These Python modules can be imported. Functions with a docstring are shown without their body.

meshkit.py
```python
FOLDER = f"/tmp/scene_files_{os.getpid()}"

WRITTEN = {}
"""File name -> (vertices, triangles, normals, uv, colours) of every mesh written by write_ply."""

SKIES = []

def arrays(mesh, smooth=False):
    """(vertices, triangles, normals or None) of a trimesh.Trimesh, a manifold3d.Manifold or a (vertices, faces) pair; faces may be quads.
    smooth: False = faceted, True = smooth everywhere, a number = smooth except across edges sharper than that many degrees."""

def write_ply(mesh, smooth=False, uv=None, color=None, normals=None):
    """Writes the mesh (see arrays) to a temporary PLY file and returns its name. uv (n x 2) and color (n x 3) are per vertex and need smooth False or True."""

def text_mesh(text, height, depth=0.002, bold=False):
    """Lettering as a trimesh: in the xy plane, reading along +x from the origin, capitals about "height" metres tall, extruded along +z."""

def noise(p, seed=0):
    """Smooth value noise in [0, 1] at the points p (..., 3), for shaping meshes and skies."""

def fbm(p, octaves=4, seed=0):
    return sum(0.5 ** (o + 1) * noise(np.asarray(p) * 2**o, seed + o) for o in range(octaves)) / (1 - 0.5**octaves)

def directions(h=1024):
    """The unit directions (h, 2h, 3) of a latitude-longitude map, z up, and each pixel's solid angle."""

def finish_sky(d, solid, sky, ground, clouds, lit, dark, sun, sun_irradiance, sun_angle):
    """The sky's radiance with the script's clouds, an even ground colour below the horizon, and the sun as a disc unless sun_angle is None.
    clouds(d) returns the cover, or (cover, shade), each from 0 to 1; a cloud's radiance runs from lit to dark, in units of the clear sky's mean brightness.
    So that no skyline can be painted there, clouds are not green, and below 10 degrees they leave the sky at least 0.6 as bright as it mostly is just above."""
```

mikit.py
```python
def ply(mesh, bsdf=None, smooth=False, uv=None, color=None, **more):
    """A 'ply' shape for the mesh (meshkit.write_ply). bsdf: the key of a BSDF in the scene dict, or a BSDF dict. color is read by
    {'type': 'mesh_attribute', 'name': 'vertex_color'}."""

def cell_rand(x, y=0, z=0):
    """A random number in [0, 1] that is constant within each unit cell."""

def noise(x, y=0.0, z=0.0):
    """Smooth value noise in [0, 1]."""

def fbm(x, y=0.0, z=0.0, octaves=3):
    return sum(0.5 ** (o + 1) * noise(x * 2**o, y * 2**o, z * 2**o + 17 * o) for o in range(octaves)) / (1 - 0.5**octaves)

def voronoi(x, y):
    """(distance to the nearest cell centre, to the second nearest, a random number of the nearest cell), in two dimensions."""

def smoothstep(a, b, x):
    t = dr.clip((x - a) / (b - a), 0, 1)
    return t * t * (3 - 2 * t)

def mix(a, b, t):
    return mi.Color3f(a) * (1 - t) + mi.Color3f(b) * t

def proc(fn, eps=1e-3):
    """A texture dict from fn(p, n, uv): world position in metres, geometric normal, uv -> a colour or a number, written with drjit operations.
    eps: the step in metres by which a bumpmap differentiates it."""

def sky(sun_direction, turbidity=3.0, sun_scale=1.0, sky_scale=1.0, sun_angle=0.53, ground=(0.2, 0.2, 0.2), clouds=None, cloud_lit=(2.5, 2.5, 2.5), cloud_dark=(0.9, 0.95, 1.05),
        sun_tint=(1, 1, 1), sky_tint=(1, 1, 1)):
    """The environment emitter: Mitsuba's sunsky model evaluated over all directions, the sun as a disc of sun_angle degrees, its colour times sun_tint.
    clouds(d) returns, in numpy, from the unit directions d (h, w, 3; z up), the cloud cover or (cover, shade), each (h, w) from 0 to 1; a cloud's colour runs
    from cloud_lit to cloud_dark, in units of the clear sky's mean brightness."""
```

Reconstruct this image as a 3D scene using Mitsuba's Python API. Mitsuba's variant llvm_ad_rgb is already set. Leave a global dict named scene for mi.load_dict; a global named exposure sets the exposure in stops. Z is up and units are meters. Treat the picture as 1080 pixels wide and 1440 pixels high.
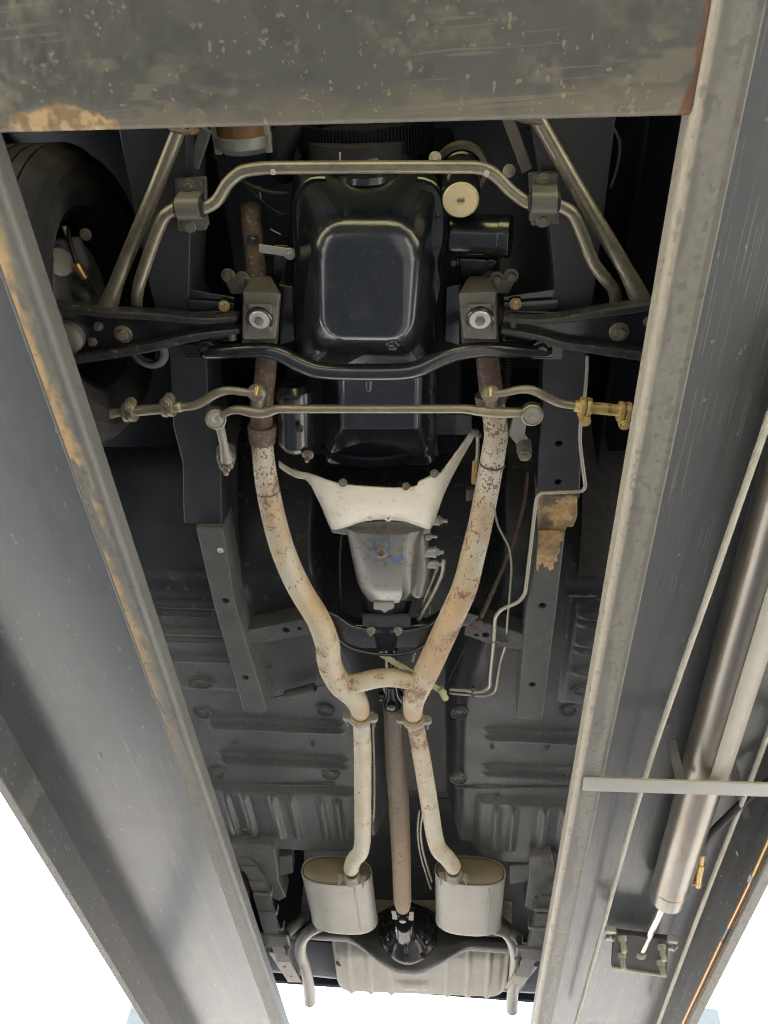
import math, random
import numpy as np, trimesh, drjit as dr, mitsuba as mi
import mikit, meshkit
from mikit import proc, noise, fbm, smoothstep, mix, ply
from manifold3d import Manifold, CrossSection, Mesh as MMesh
from scipy.interpolate import Akima1DInterpolator
from shapely.geometry import LineString, Polygon

random.seed(4); rng = np.random.default_rng(4)
scene, labels = {}, {}

# ------------------------------------------------------------------ camera, sky, exposure
F = 1081.0                                    # focal length in photo pixels (photo 1080 x 1440)
CAM = np.array([0.0, 0.0, 0.65])
nrm = lambda v: np.asarray(v, float) / np.linalg.norm(v)
YC = nrm([90, 1410, F]); XC = np.array([10712, 145, -F], float); XC = nrm(XC - YC * (XC @ YC)); ZC = np.cross(XC, YC)
fwd = np.array([XC[2], YC[2], ZC[2]]); upv = -np.array([XC[1], YC[1], ZC[1]])
scene['camera'] = {'type': 'perspective', 'fov': math.degrees(2 * math.atan(540 / F)), 'fov_axis': 'x', 'near_clip': 0.02, 'far_clip': 3000.0,
                   'to_world': mi.ScalarTransform4f().look_at(origin=CAM.tolist(), target=(CAM + fwd).tolist(), up=upv.tolist())}
SUN = (0.40, 0.10, 0.91)
scene['sky'] = mikit.sky(SUN, turbidity=3.0, ground=(0.38, 0.36, 0.33), clouds=lambda d: 0.38 + 0.3 * meshkit.fbm(d * 3.0, 3), cloud_lit=(3.0, 2.95, 2.9), cloud_dark=(1.6, 1.6, 1.65))
exposure = 3.3

# ------------------------------------------------------------------ helpers
def ray(px, py):
    d = np.array([(px - 540) / F, (py - 720) / F, 1.0])
    return np.array([d @ XC, d @ YC, d @ ZC])
def P(px, py, h):                             # the point seen at a photo pixel, h metres above the camera
    w = ray(px, py); return CAM + w * (h / w[2])
def PY(px, py, y):                            # the same, on the plane y metres behind the camera
    w = ray(px, py); return CAM + w * (y / w[1])
def M_(p): return float((np.asarray(p) - CAM) @ fwd) / F      # metres per pixel there

def cat(ms): return trimesh.util.concatenate(ms)
def tm(m):
    if isinstance(m, trimesh.Trimesh): return m
    a = m.to_mesh(); return trimesh.Trimesh(np.array(a.vert_properties)[:, :3], np.array(a.tri_verts), process=False)
def add(parent, name, mesh, mat, smooth=35, label=None):
    key = base = f'{parent}__{name}' if parent else name; i = 0
    while key in scene or key in labels or any(k.startswith(key + '__') for k in scene):
        i += 1; key = f'{base}_{i:03d}'
    mesh = cat([tm(x) for x in mesh]) if isinstance(mesh, (list, tuple)) else tm(mesh)
    scene[key] = ply(mesh, mat, smooth=smooth)
    if label: labels[key] = {'label': label}
    return key

def frames(p):
    t = np.gradient(p, axis=0); t /= np.linalg.norm(t, axis=1, keepdims=True) + 1e-12
    a = np.cross(t[0], [0, 0, 1.0]) if abs(t[0][2]) < .9 else np.cross(t[0], [1.0, 0, 0])
    A = []
    for ti in t:
        a = a - ti * (a @ ti); a = a / np.linalg.norm(a); A.append(a)
    A = np.array(A); return t, A, np.cross(t, A)
def resample(pts, rad, step):
    pts = np.asarray(pts, float); rad = np.broadcast_to(np.asarray(rad, float), (len(pts),))
    c = np.r_[0, np.cumsum(np.linalg.norm(np.diff(pts, axis=0), axis=1))]
    n = max(2, int(c[-1] / step) + 1); s = np.linspace(0, c[-1], n)
    if len(pts) < 3: return np.stack([np.interp(s, c, pts[:, k]) for k in range(3)], 1), np.interp(s, c, rad)
    return Akima1DInterpolator(c, pts)(s), np.interp(s, c, rad)
def tube3(pts, rad, sides=18, step=0.012, squash=None, wob=0.0):
    p, r = resample(pts, rad, step)
    t, A, B = frames(p); ang = np.arange(sides) * 2 * np.pi / sides
    rr = np.repeat(r[:, None], sides, 1)
    ring = p[:, None] + rr[..., None] * (np.cos(ang)[None, :, None] * A[:, None] + np.sin(ang)[None, :, None] * B[:, None])
    if wob: ring += (meshkit.fbm(ring * 25, 3)[..., None] - .5) * wob * (ring - p[:, None]) / r[:, None, None]
    n = len(p); v = np.vstack([ring.reshape(-1, 3), p[:1], p[-1:]])
    i, j = np.meshgrid(np.arange(n - 1), np.arange(sides), indexing='ij'); a = i * sides + j; b = i * sides + (j + 1) % sides
    f = np.vstack([np.stack([a, b, b + sides], -1).reshape(-1, 3), np.stack([a, b + sides, a + sides], -1).reshape(-1, 3)])
    k = np.arange(sides); e = (n - 1) * sides
    f = np.vstack([f, np.stack([k * 0 + n * sides, (k + 1) % sides, k], 1), np.stack([k * 0 + n * sides + 1, e + k, e + (k + 1) % sides], 1)])
    m = trimesh.Trimesh(v, f, process=False)
    if m.volume < 0: m.invert()
    return m
def tube(pp, **k):                            # pp: (px, py, h, radius in px)
    pts = [P(*q[:3]) for q in pp]; return tube3(pts, [q[3] * M_(x) for q, x in zip(pp, pts)], **k)
def basis(axis):
    z = nrm(axis); x = np.cross(z, [0, 0, 1.0]) if abs(z[2]) < .9 else np.cross(z, [0, 1.0, 0])
    x = nrm(x); return np.column_stack([x, np.cross(z, x), z])
def lathe(prof, o, axis, sides=40, spin=0.0):
    prof = np.asarray(prof, float); R = basis(axis); a = np.arange(sides) * 2 * np.pi / sides + spin
    ring = np.stack([prof[:, None, 0] * np.cos(a), prof[:, None, 0] * np.sin(a), np.repeat(prof[:, 1:2], sides, 1)], -1)
    n = len(prof); v = ring.reshape(-1, 3)
    i, j = np.meshgrid(np.arange(n - 1), np.arange(sides), indexing='ij'); p = i * sides + j; q = i * sides + (j + 1) % sides
    f = np.vstack([np.stack([p, q, q + sides], -1).reshape(-1, 3), np.stack([p, q + sides, p + sides], -1).reshape(-1, 3)])
    m = trimesh.Trimesh(v @ R.T + np.asarray(o), f, process=False); m.merge_vertices(); m.update_faces(m.nondegenerate_faces())
    m.fix_normals()
    return m
def bolt(o, axis=(0, 0, -1), r=.008, hh=.006, wr=None, sides=6):
    wr = wr or r * 1.5; w = [(0, -.004), (wr, -.004), (wr, .0012), (wr * .93, .002), (0, .002)]
    h = [(0, .001), (r, .001), (r, hh * .8), (r * .86, hh), (0, hh)]
    return cat([lathe(w, o, axis, 20), lathe(h, o, axis, sides, random.random())])
def nutbolt(o, axis=(0, 0, -1), r=.008, L=.02):
    return cat([bolt(o, axis, r, r * .9), lathe([(0, 0), (r * .55, 0), (r * .55, L * .9), (r * .45, L), (0, L)], o, axis, 12)])
def rcyl(p0, p1, r0, r1=None, b=.003, sides=32):
    r1 = r0 if r1 is None else r1; p0, p1 = np.asarray(p0), np.asarray(p1); L = np.linalg.norm(p1 - p0)
    return lathe([(0, 0), (r0 - b, 0), (r0 - b * .3, b * .3), (r0, b), (r1, L - b), (r1 - b * .3, L - b * .3), (r1 - b, L), (0, L)], p0, p1 - p0, sides)
def poly3(pp, h): return np.array([P(x, y, h)[:2] for x, y in pp])
def prism2(xy, z, dz, b=.004):
    xy = np.asarray(xy, float)
    if Polygon(xy).exterior.is_ccw is False: xy = xy[::-1]
    cs = CrossSection([xy])
    if b <= 0: return cs.extrude(dz).translate([0, 0, z])
    inner = cs.offset(-b)
    return inner.extrude(max(dz - 2 * b, 1e-4)).translate([0, 0, z + b]).minkowski_sum(Manifold.sphere(b, 8))
def prism(pp, h, dz, b=.004): return prism2(poly3(pp, h), CAM[2] + h, dz, b)
def hullp(pts, r, seg=20): return Manifold.batch_hull([Manifold.sphere(r, seg).translate([float(c) for c in p]) for p in pts])
def bar(p0, p1, w, t, up=(0, 0, 1), b=.002):     # a flat bar from p0 to p1: w across, t along up
    p0, p1 = np.asarray(p0, float), np.asarray(p1, float); d = nrm(p1 - p0); s = nrm(np.cross(d, up)); u = np.cross(s, d)
    return hullp([p + s * (w / 2 - b) * i + u * (t / 2 - b) * j for p in (p0 + d * b, p1 - d * b) for i in (-1, 1) for j in (-1, 1)], b, 8)
def drill(m, o, r, depth=.03, axis=(0, 0, 1)):
    c = rcyl(np.asarray(o) - np.asarray(axis) * .02, np.asarray(o) + np.asarray(axis) * depth, r, b=.0005, sides=20)
    return m - Manifold(MMesh(np.asarray(c.vertices, np.float32), np.asarray(c.faces, np.uint32)))
def sheet(g, t):                               # a closed sheet of thickness t over a grid of points (m, n, 3)
    g = np.asarray(g, float); m, n = g.shape[:2]
    nn = np.cross(np.gradient(g, axis=0), np.gradient(g, axis=1)); nn /= np.linalg.norm(nn, axis=2, keepdims=True) + 1e-12
    v = np.vstack([(g + nn * t / 2).reshape(-1, 3), (g - nn * t / 2).reshape(-1, 3)]); N = m * n
    i, j = np.meshgrid(np.arange(m - 1), np.arange(n - 1), indexing='ij'); a = (i * n + j).ravel(); b = a + 1; c = a + n; d = c + 1
    f = [np.stack([a, c, d], 1), np.stack([a, d, b], 1), np.stack([a, d, c], 1) + N, np.stack([a, b, d], 1) + N]
    for e in (np.arange(n), (m - 1) * n + np.arange(n)[::-1], (np.arange(m) * n)[::-1], np.arange(m) * n + n - 1):
        f += [np.stack([e[:-1], e[1:], e[1:] + N], 1), np.stack([e[:-1], e[1:] + N, e[:-1] + N], 1)]
    r = trimesh.Trimesh(v, np.vstack(f), process=False); r.fix_normals(); return r
def loft(secs, cap=True):                       # closed sections with equal counts
    s = np.asarray(secs, float); m, n = s.shape[:2]; v = s.reshape(-1, 3)
    i, j = np.meshgrid(np.arange(m - 1), np.arange(n), indexing='ij'); a = i * n + j; b = i * n + (j + 1) % n
    f = [np.stack([a, b, b + n], -1).reshape(-1, 3), np.stack([a, b + n, a + n], -1).reshape(-1, 3)]
    if cap:
        v = np.vstack([v, s[0].mean(0), s[-1].mean(0)]); k = np.arange(n); e = (m - 1) * n
        f += [np.stack([k * 0 + m * n, (k + 1) % n, k], 1), np.stack([k * 0 + m * n + 1, e + k, e + (k + 1) % n], 1)]
    r = trimesh.Trimesh(v, np.vstack(f), process=False); r.fix_normals(); return r
def helix(pts, R, r, turns, sides=6, per=10, phase=0.0, rad_fn=None):
    p, _ = resample(pts, R, np.linalg.norm(np.diff(np.asarray(pts), axis=0), axis=1).sum() / (turns * per))
    t, A, B = frames(p); a = np.linspace(0, turns * 2 * np.pi, len(p)) + phase
    q = p + R * (np.cos(a)[:, None] * A + np.sin(a)[:, None] * B)
    return tube3(q, r, sides=sides, step=np.linalg.norm(np.diff(q, axis=0), axis=1).mean())

# ------------------------------------------------------------------ materials (base colours; p is in metres)
def pr(name, base, rough=.5, metal=0.0, spec=.5, bump=None, coat=0.0, scale=1.0, **k):
    b = {'type': 'principled', 'base_color': base if isinstance(base, dict) else {'type': 'rgb', 'value': list(base)}, 'roughness': rough, 'metallic': metal, 'specular': spec, **k}
    if coat: b['clearcoat'] = coat; b['clearcoat_gloss'] = .85
    if bump is not None: b = {'type': 'bumpmap', 'tex': bump, 'scale': scale, 'bsdf': b}
    scene[name] = {'type': 'twosided', 'bsdf': b}
C3 = mi.Color3f
def f_steel(p, n, uv):
    a = fbm(p.x * 30, p.y * 30, p.z * 30); s = smoothstep(.58, .70, fbm(p.x * 140, p.y * 140, p.z * 140))
    return mix(mix((.25, .225, .17), (.40, .36, .265), a), (.20, .14, .09), s * .3)
def f_gold(p, n, uv):
    a = fbm(p.x * 45, p.y * 45, p.z * 45); return mix(mix((.42, .29, .12), (.62, .46, .20), a), (.26, .13, .05), smoothstep(.55, .75, fbm(p.x * 90 + 3, p.y * 90, p.z * 90)))
def f_black(p, n, uv):
    d = smoothstep(.50, .80, fbm(p.x * 26, p.y * 26, p.z * 26)); g = smoothstep(.68, .75, fbm(p.x * 160, p.y * 160, p.z * 160))
    return mix(mix((.007, .009, .012), (.016, .018, .020), d), (.10, .095, .08), g * .15)
def f_under(p, n, uv):
    d = fbm(p.x * 9, p.y * 9, p.z * 9); g = noise(p.x * 260, p.y * 260, p.z * 260); t = smoothstep(.50, .72, fbm(p.x * 4 + 7, p.y * 6, p.z * 4)) * smoothstep(.35, .55, p.x) 
    c = mix((.040, .045, .050), (.105, .11, .114), d * .6 + g * .4)
    c = mix(c, (.014, .017, .022), smoothstep(1.75, 1.45, p.y))  # front floor darkened in the colour, for the weaker light there
    return mix(c, (.17, .14, .08), dr.maximum(t * .8 * smoothstep(1.0, 1.5, p.y), smoothstep(.40, .52, p.x + (d - .5) * .1) * smoothstep(.30, .62, d) * smoothstep(2.0, 1.6, p.y) * .7) + smoothstep(.66, .74, fbm(p.x * 60, p.y * 60, p.z * 60)) * .25)  # tan on the right is dust with warm light painted in
def f_rail(p, n, uv):
    d = fbm(p.x * 14, p.y * 14, p.z * 14); g = noise(p.x * 180, p.y * 180, p.z * 180)
    return mix(mix((.055, .059, .065), (.125, .127, .128), d * .75 + g * .25), (.25, .21, .14), smoothstep(.66, .76, fbm(p.x * 120, p.y * 120, p.z * 120)) * .25)
def f_frame(p, n, uv):
    d = fbm(p.x * 10, p.y * 10, p.z * 10); g = noise(p.x * 240, p.y * 240, p.z * 240); return mix((.016, .020, .026), (.046, .050, .055), d * .8 + g * .2)
def f_dusty_lit(p, n, uv):
    d = fbm(p.x * 9, p.y * 7, p.z * 9); g = fbm(p.x * 90, p.y * 90, p.z * 90); return mix(mix((.018, .019, .019), (.045, .042, .034), g), mix((.08, .07, .042), (.13, .11, .065), g), smoothstep(.30, .62, d) * smoothstep(.40, .52, p.x + (d - .5) * .1))  # tan dust and the warm light on the right, both in the colour
def f_cream(p, n, uv):
    lo = fbm(p.x * 7, p.y * 7, p.z * 7); fine = fbm(p.x * 210, p.y * 170, p.z * 210); mid = fbm(p.x * 26, p.y * 26, p.z * 26)
    c = mix((.45, .415, .325), (.60, .565, .465), mid * .7 + fine * .3)
    rt = smoothstep(-.12, -.06, p.x) * smoothstep(1.85, 1.75, p.y)
    st = smoothstep(1.12, 1.32, p.y) * smoothstep(1.80, 1.45, p.y)
    c = mix(c, (.56, .34, .15), smoothstep(.36, .64, fbm(p.x * 8 + 2, p.y * 5, p.z * 8)) * (.45 + .35 * rt) * st)
    c = mix(c, (.42, .28, .15), smoothstep(.42, .72, fbm(p.x * 14 + 5, p.y * 8, p.z * 14)) * (.35 + .3 * smoothstep(2.1, 1.9, p.y)))
    front = smoothstep(1.40, 1.02, p.y)
    k = fine + (mid - .5) * .40 + (lo - .5) * .25 + front * .155 - .075
    c = mix(c, (.15, .10, .07), smoothstep(.655, .70, k) * .85)
    r = mid * .5 + lo * .5 + fine * .12 + .06 * smoothstep(1.60, 1.85, p.y) * smoothstep(2.12, 1.98, p.y) - .06 - .055 * rt - .06 * smoothstep(2.0, 2.2, p.y)
    c = mix(c, (.36, .23, .13), smoothstep(.50, .66, r) * .5)
    return mix(c, (.20, .11, .07), smoothstep(.615, .69, r + (fine - .5) * .22 - .05 * smoothstep(2.05, 2.12, p.y)) * .75)
def f_rustpipe(p, n, uv):
    a = fbm(p.x * 60, p.y * 60, p.z * 60); return mix(mix((.075, .055, .045), (.17, .115, .085), a), (.34, .29, .23), smoothstep(.62, .70, fbm(p.x * 170, p.y * 170, p.z * 170)) * .45)
def f_shaft(p, n, uv):
    a = fbm(p.x * 50, p.y * 12, p.z * 50); c = mix((.105, .088, .075), (.165, .135, .112), a); c = mix(c, mix((.215, .146, .098), (.28, .195, .130), a), smoothstep(1.95, 2.9, p.y))
    return mix(c, (.10, .06, .04), smoothstep(.66, .72, fbm(p.x * 120, p.y * 120, p.z * 120)) * .6)
def f_bell(p, n, uv):
    a = fbm(p.x * 18, p.y * 18, p.z * 18); s = smoothstep(.64, .70, fbm(p.x * 90, p.y * 90, p.z * 90)); return mix(mix((.62, .585, .48), (.74, .705, .60), a), (.45, .37, .27), s * .35)
GBX = P(556, 788, 1.42); GBP = P(536, 776, 1.40)
def f_gear(p, n, uv):
    a = fbm(p.x * 30, p.y * 30, p.z * 30); g = fbm(p.x * 200, p.y * 200, p.z * 200); c = mix((.20, .197, .187), (.31, .303, .285), a * .7 + g * .3)
    d1 = dr.sqrt(dr.square((p.x - float(GBX[0])) * .5) + dr.square(p.y - float(GBX[1]))); d2 = dr.sqrt(dr.square(p.x - float(GBP[0])) + dr.square(p.y - float(GBP[1])))
    w = fbm(p.x * 90, p.y * 90, p.z * 30)
    c = mix(c, (.09, .20, .38), (smoothstep(.017, .010, d1) * smoothstep(.44, .56, w) + smoothstep(.0235, .021, d2) * smoothstep(.015, .018, d2) * smoothstep(.36, .5, w)) * .75)
    return mix(c, (.13, .12, .10), smoothstep(.60, .72, fbm(p.x * 80 + 5, p.y * 80, p.z * 80)) * .4)
def f_muff(p, n, uv):
    a = fbm(p.x * 12, p.y * 12, p.z * 12); g = fbm(p.x * 70, p.y * 70, p.z * 70)
    return mix(mix((.265, .258, .232), (.345, .335, .30), a * .6 + g * .4), (.25, .195, .13), smoothstep(.58, .78, fbm(p.x * 16 + 9, p.y * 18, p.z * 16)) * .35)
def f_lid(p, n, uv):
    a = fbm(p.x * 18, p.y * 18, p.z * 18); return mix(mix((.13, .115, .088), (.20, .175, .135), a), (.25, .15, .075), smoothstep(.5, .75, fbm(p.x * 30 + 2, p.y * 30, p.z * 30)) * .45)
def f_tank(p, n, uv):
    a = fbm(p.x * 10, p.y * 10, p.z * 10); g = fbm(p.x * 60, p.y * 20, p.z * 60)
    return mix(mix((.235, .225, .20), (.345, .325, .285), a * .6 + g * .4), (.42, .31, .18), smoothstep(.55, .78, fbm(p.x * 26 + 4, p.y * 5, p.z * 22)) * .4)
def f_rope(p, n, uv): return mix((.42, .41, .355), (.60, .58, .51), fbm(p.x * 60, p.y * 60, p.z * 60))
def f_deck(p, n, uv):
    a = fbm(p.x * 6, p.y * 3, p.z * 6); g = fbm(p.x * 50, p.y * 40, p.z * 50); s = smoothstep(.745, .765, fbm(p.x * 100, p.y * 45, p.z * 100))
    st = smoothstep(.5, .75, fbm(p.x * 38, p.y * 1.3, 2.0))
    c = mix((.082, .091, .105), (.110, .119, .130), a * .7 + g * .3); c = mix(c, (.25, .25, .245), smoothstep(.69, .73, fbm(p.x * 420, p.y * 7, 3.0)) * smoothstep(.52, .62, fbm(p.x * 5, p.y * 2, 8.0)) * .35); c = mix(c, (.075, .074, .072), smoothstep(.60, .80, fbm(p.x * 16 + 4, p.y * 6, 5.0)) * .35); c = mix(c, (.20, .175, .135), st * .22 * smoothstep(1.2, 2.6, p.y)); return mix(c, (.30, .30, .28), s * .5)
LX0, LX1, RX0, RX1 = -.663, -1.248, .2835, .827           # runway edges
def f_lip(p, n, uv):
    a = fbm(p.x * 14, p.y * 9, p.z * 14); g = fbm(p.x * 160, p.y * 120, p.z * 160)
    c = mix((.088, .092, .092), (.165, .163, .15), a * .65 + g * .35)
    le = smoothstep(LX0 - .012, LX0 - .041, p.x + (fbm(p.x * 40, p.y * 22, 1.0) - .5) * .035) * smoothstep(LX0 - .06, LX0 - .05, p.x)
    c = mix(c, mix((.36, .235, .115), (.48, .34, .18), g), le * smoothstep(2.0, .6, p.y) * smoothstep(.36, .46, fbm(p.x * 30, p.y * 9, 5.0) + .06))
    c = mix(c, (.50, .36, .20), smoothstep(LX0 - .0385, LX0 - .0405, p.x) * smoothstep(LX0 - .06, LX0 - .05, p.x) * .8)
    ri = smoothstep(RX0 + .014, RX0 + .006, p.x) * smoothstep(RX0 - .02, RX0, p.x); c = mix(c, mix((.27, .25, .21), (.38, .35, .30), g), ri)  # bend highlight of the right lip put into the colour
    pt = smoothstep(.0, .01, p.x - (RX0 + .022) + (fbm(p.x * 10, p.y * 7, 8.0) - .5) * .05) * smoothstep(.1, .25, p.x)
    c = mix(c, mix((.155, .155, .14), (.215, .21, .185), g), pt * .7)
    return mix(c, (.07, .07, .072), smoothstep(.64, .72, fbm(p.x * 80, p.y * 60, p.z * 80)) * .35)
BL = P(75, 166, 1.105)
def f_beam(p, n, uv):
    a = fbm(p.x * 5, p.y * 7, p.z * 7); g = fbm(p.x * 90, p.y * 90, p.z * 60); m_ = fbm(p.x * 22, p.y * 30, 7.0)
    c = mix((.052, .056, .056), (.100, .102, .094), a * .5 + m_ * .3 + g * .2)
    c = mix(c, (.17, .155, .115), smoothstep(.56, .74, fbm(p.x * 11 + 3, p.y * 20, 4.0)) * .5 * smoothstep(.3, .6, g))
    c = mix(c, (.24, .215, .16), smoothstep(.755, .80, fbm(p.x * 120, p.y * 120, 9.0)) * .55)
    c = mix(c, (.17, .155, .12), smoothstep(.52, .70, fbm(p.x * 26, p.y * 55, 12.0)) * smoothstep(.45, .65, fbm(p.x * 4 + 1, p.y * 6, 3.0)) * .5)
    c = mix(c, (.038, .04, .042), smoothstep(.62, .76, fbm(p.x * 20 + 8, p.y * 20, 2.0)) * .3); c = mix(c, (.20, .185, .145), smoothstep(.69, .74, fbm(p.x * 9 + p.y * 240, p.y * 30 - p.x * 5, 1.0)) * smoothstep(.5, .62, fbm(p.x * 6, p.y * 6, 11.0)) * .28)
    e = smoothstep(.045, .0, .205 - p.y + (m_ - .5) * .045); c = mix(c, (.20, .175, .125), e * .45)
    w = fbm(p.x * 70, p.y * 70, 6.0)
    bl = smoothstep(.095, .030, dr.sqrt(dr.square((p.x - float(BL[0])) * .9) + dr.square((p.y - float(BL[1]) - .01) * 3.4)) + (w - .5) * .09 + (m_ - .5) * .06); c = mix(c, mix((.22, .15, .08), (.44, .31, .17), smoothstep(.3, .6, w)), smoothstep(.25, .65, bl + (w - .5) * .9 + (g - .5) * .5) * .9)
    rr = smoothstep(.012, .007, RX0 - .002 - p.x + (m_ - .5) * .02); return mix(c, mix((.075, .04, .03), (.17, .075, .04), w), rr)
def f_cyl(p, n, uv):
    a = fbm(p.x * 18, p.y * 5, p.z * 18); return mix(mix((.20, .188, .165), (.33, .315, .29), a), (.24, .18, .115), smoothstep(.50, .80, fbm(p.x * 60, p.y * 9, p.z * 60)) * .6)
def f_orange(p, n, uv):
    a = fbm(p.x * 30, p.y * 30, p.z * 30); g = fbm(p.x * 130, p.y * 130, p.z * 130)
    return mix(mix((.12, .10, .08), (.40, .25, .11), smoothstep(.25, .65, a * .7 + g * .3)), (.55, .42, .24), smoothstep(.55, .70, fbm(p.x * 40 + 3, p.y * 40, p.z * 40) + (g - .5) * .3) * .6)
def f_conc(p, n, uv):
    a = fbm(p.x * .8, p.y * .8, 1.0); g = fbm(p.x * 14, p.y * 14, 2.0); return mix(mix((.33, .343, .352), (.43, .442, .446), a * .6 + g * .4), mix((.075, .08, .088), (.12, .125, .13), g), smoothstep(1.9, 1.85, dr.abs(p.x + .18)) * smoothstep(5.4, 5.35, p.y) * smoothstep(-2.0, -1.95, p.y))  # dark pad under the lift, added to deepen contrast on the underside
def f_tyre(p, n, uv): return mix((.014, .014, .014), (.045, .042, .036), smoothstep(.35, .8, fbm(p.x * 12, p.y * 12, p.z * 12)) * .6)
def b_under(p, n, uv): return (fbm(p.x * 240, p.y * 240, p.z * 240, octaves=2) - .5) * .0022 * (.12 + .88 * smoothstep(1.45, 1.8, p.y))
def b_beam(p, n, uv): return (fbm(p.x * 70, p.y * 70, p.z * 70) - .5) * .003
pr('worn_steel', proc(f_steel), .36, .6); pr('yellow_metal', proc(f_gold), .42, .3); pr('black_paint', proc(f_black), .19, 0, 1.0, coat=1.0)
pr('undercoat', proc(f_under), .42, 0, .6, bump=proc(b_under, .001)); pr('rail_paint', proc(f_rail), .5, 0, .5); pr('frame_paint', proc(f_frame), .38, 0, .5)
pr('cream_coating', proc(f_cream), .55); pr('rusty_pipe', proc(f_rustpipe), .7); pr('shaft_primer', proc(f_shaft), .6)
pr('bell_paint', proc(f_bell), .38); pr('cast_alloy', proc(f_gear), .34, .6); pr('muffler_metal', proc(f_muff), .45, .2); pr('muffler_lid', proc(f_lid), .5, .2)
pr('tank_metal', proc(f_tank), .5, .2); pr('rope_wire', proc(f_rope), .5, .2); pr('deck_paint', proc(f_deck), .24, 0, .6)
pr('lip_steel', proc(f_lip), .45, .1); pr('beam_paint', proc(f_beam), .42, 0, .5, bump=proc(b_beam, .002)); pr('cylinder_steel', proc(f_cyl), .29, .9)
pr('flaking_orange', proc(f_orange), .6); pr('concrete', proc(f_conc), .85, 0, .3); pr('tyre_rubber', proc(f_tyre), .75, 0, .3)
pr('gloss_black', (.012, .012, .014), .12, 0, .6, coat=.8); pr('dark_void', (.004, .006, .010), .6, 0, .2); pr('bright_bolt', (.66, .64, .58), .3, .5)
pr('dull_bolt', (.20, .18, .145), .45, .5); pr('chrome', (.50, .495, .48), .16, 1.0); pr('brass', (.50, .35, .15), .32, .85); pr('copper', (.75, .40, .20), .28, .8); pr('old_winding', (.22, .13, .07), .5, .3)
pr('rubber', (.02, .02, .022), .55); pr('pale_strap', (.52, .55, .32), .45); pr('grey_metal', (.33, .335, .33), .4, .4); pr('white_tab', (.62, .61, .56), .4, .3)
pr('glow_gold', (.92, .76, .42), .28, .3); pr('body_paint', (.05, .06, .08), .25, 0, .5, coat=.5); pr('post_paint', (.36, .42, .47), .5); pr('line_metal', (.44, .42, .35), .38, .5)
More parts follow.
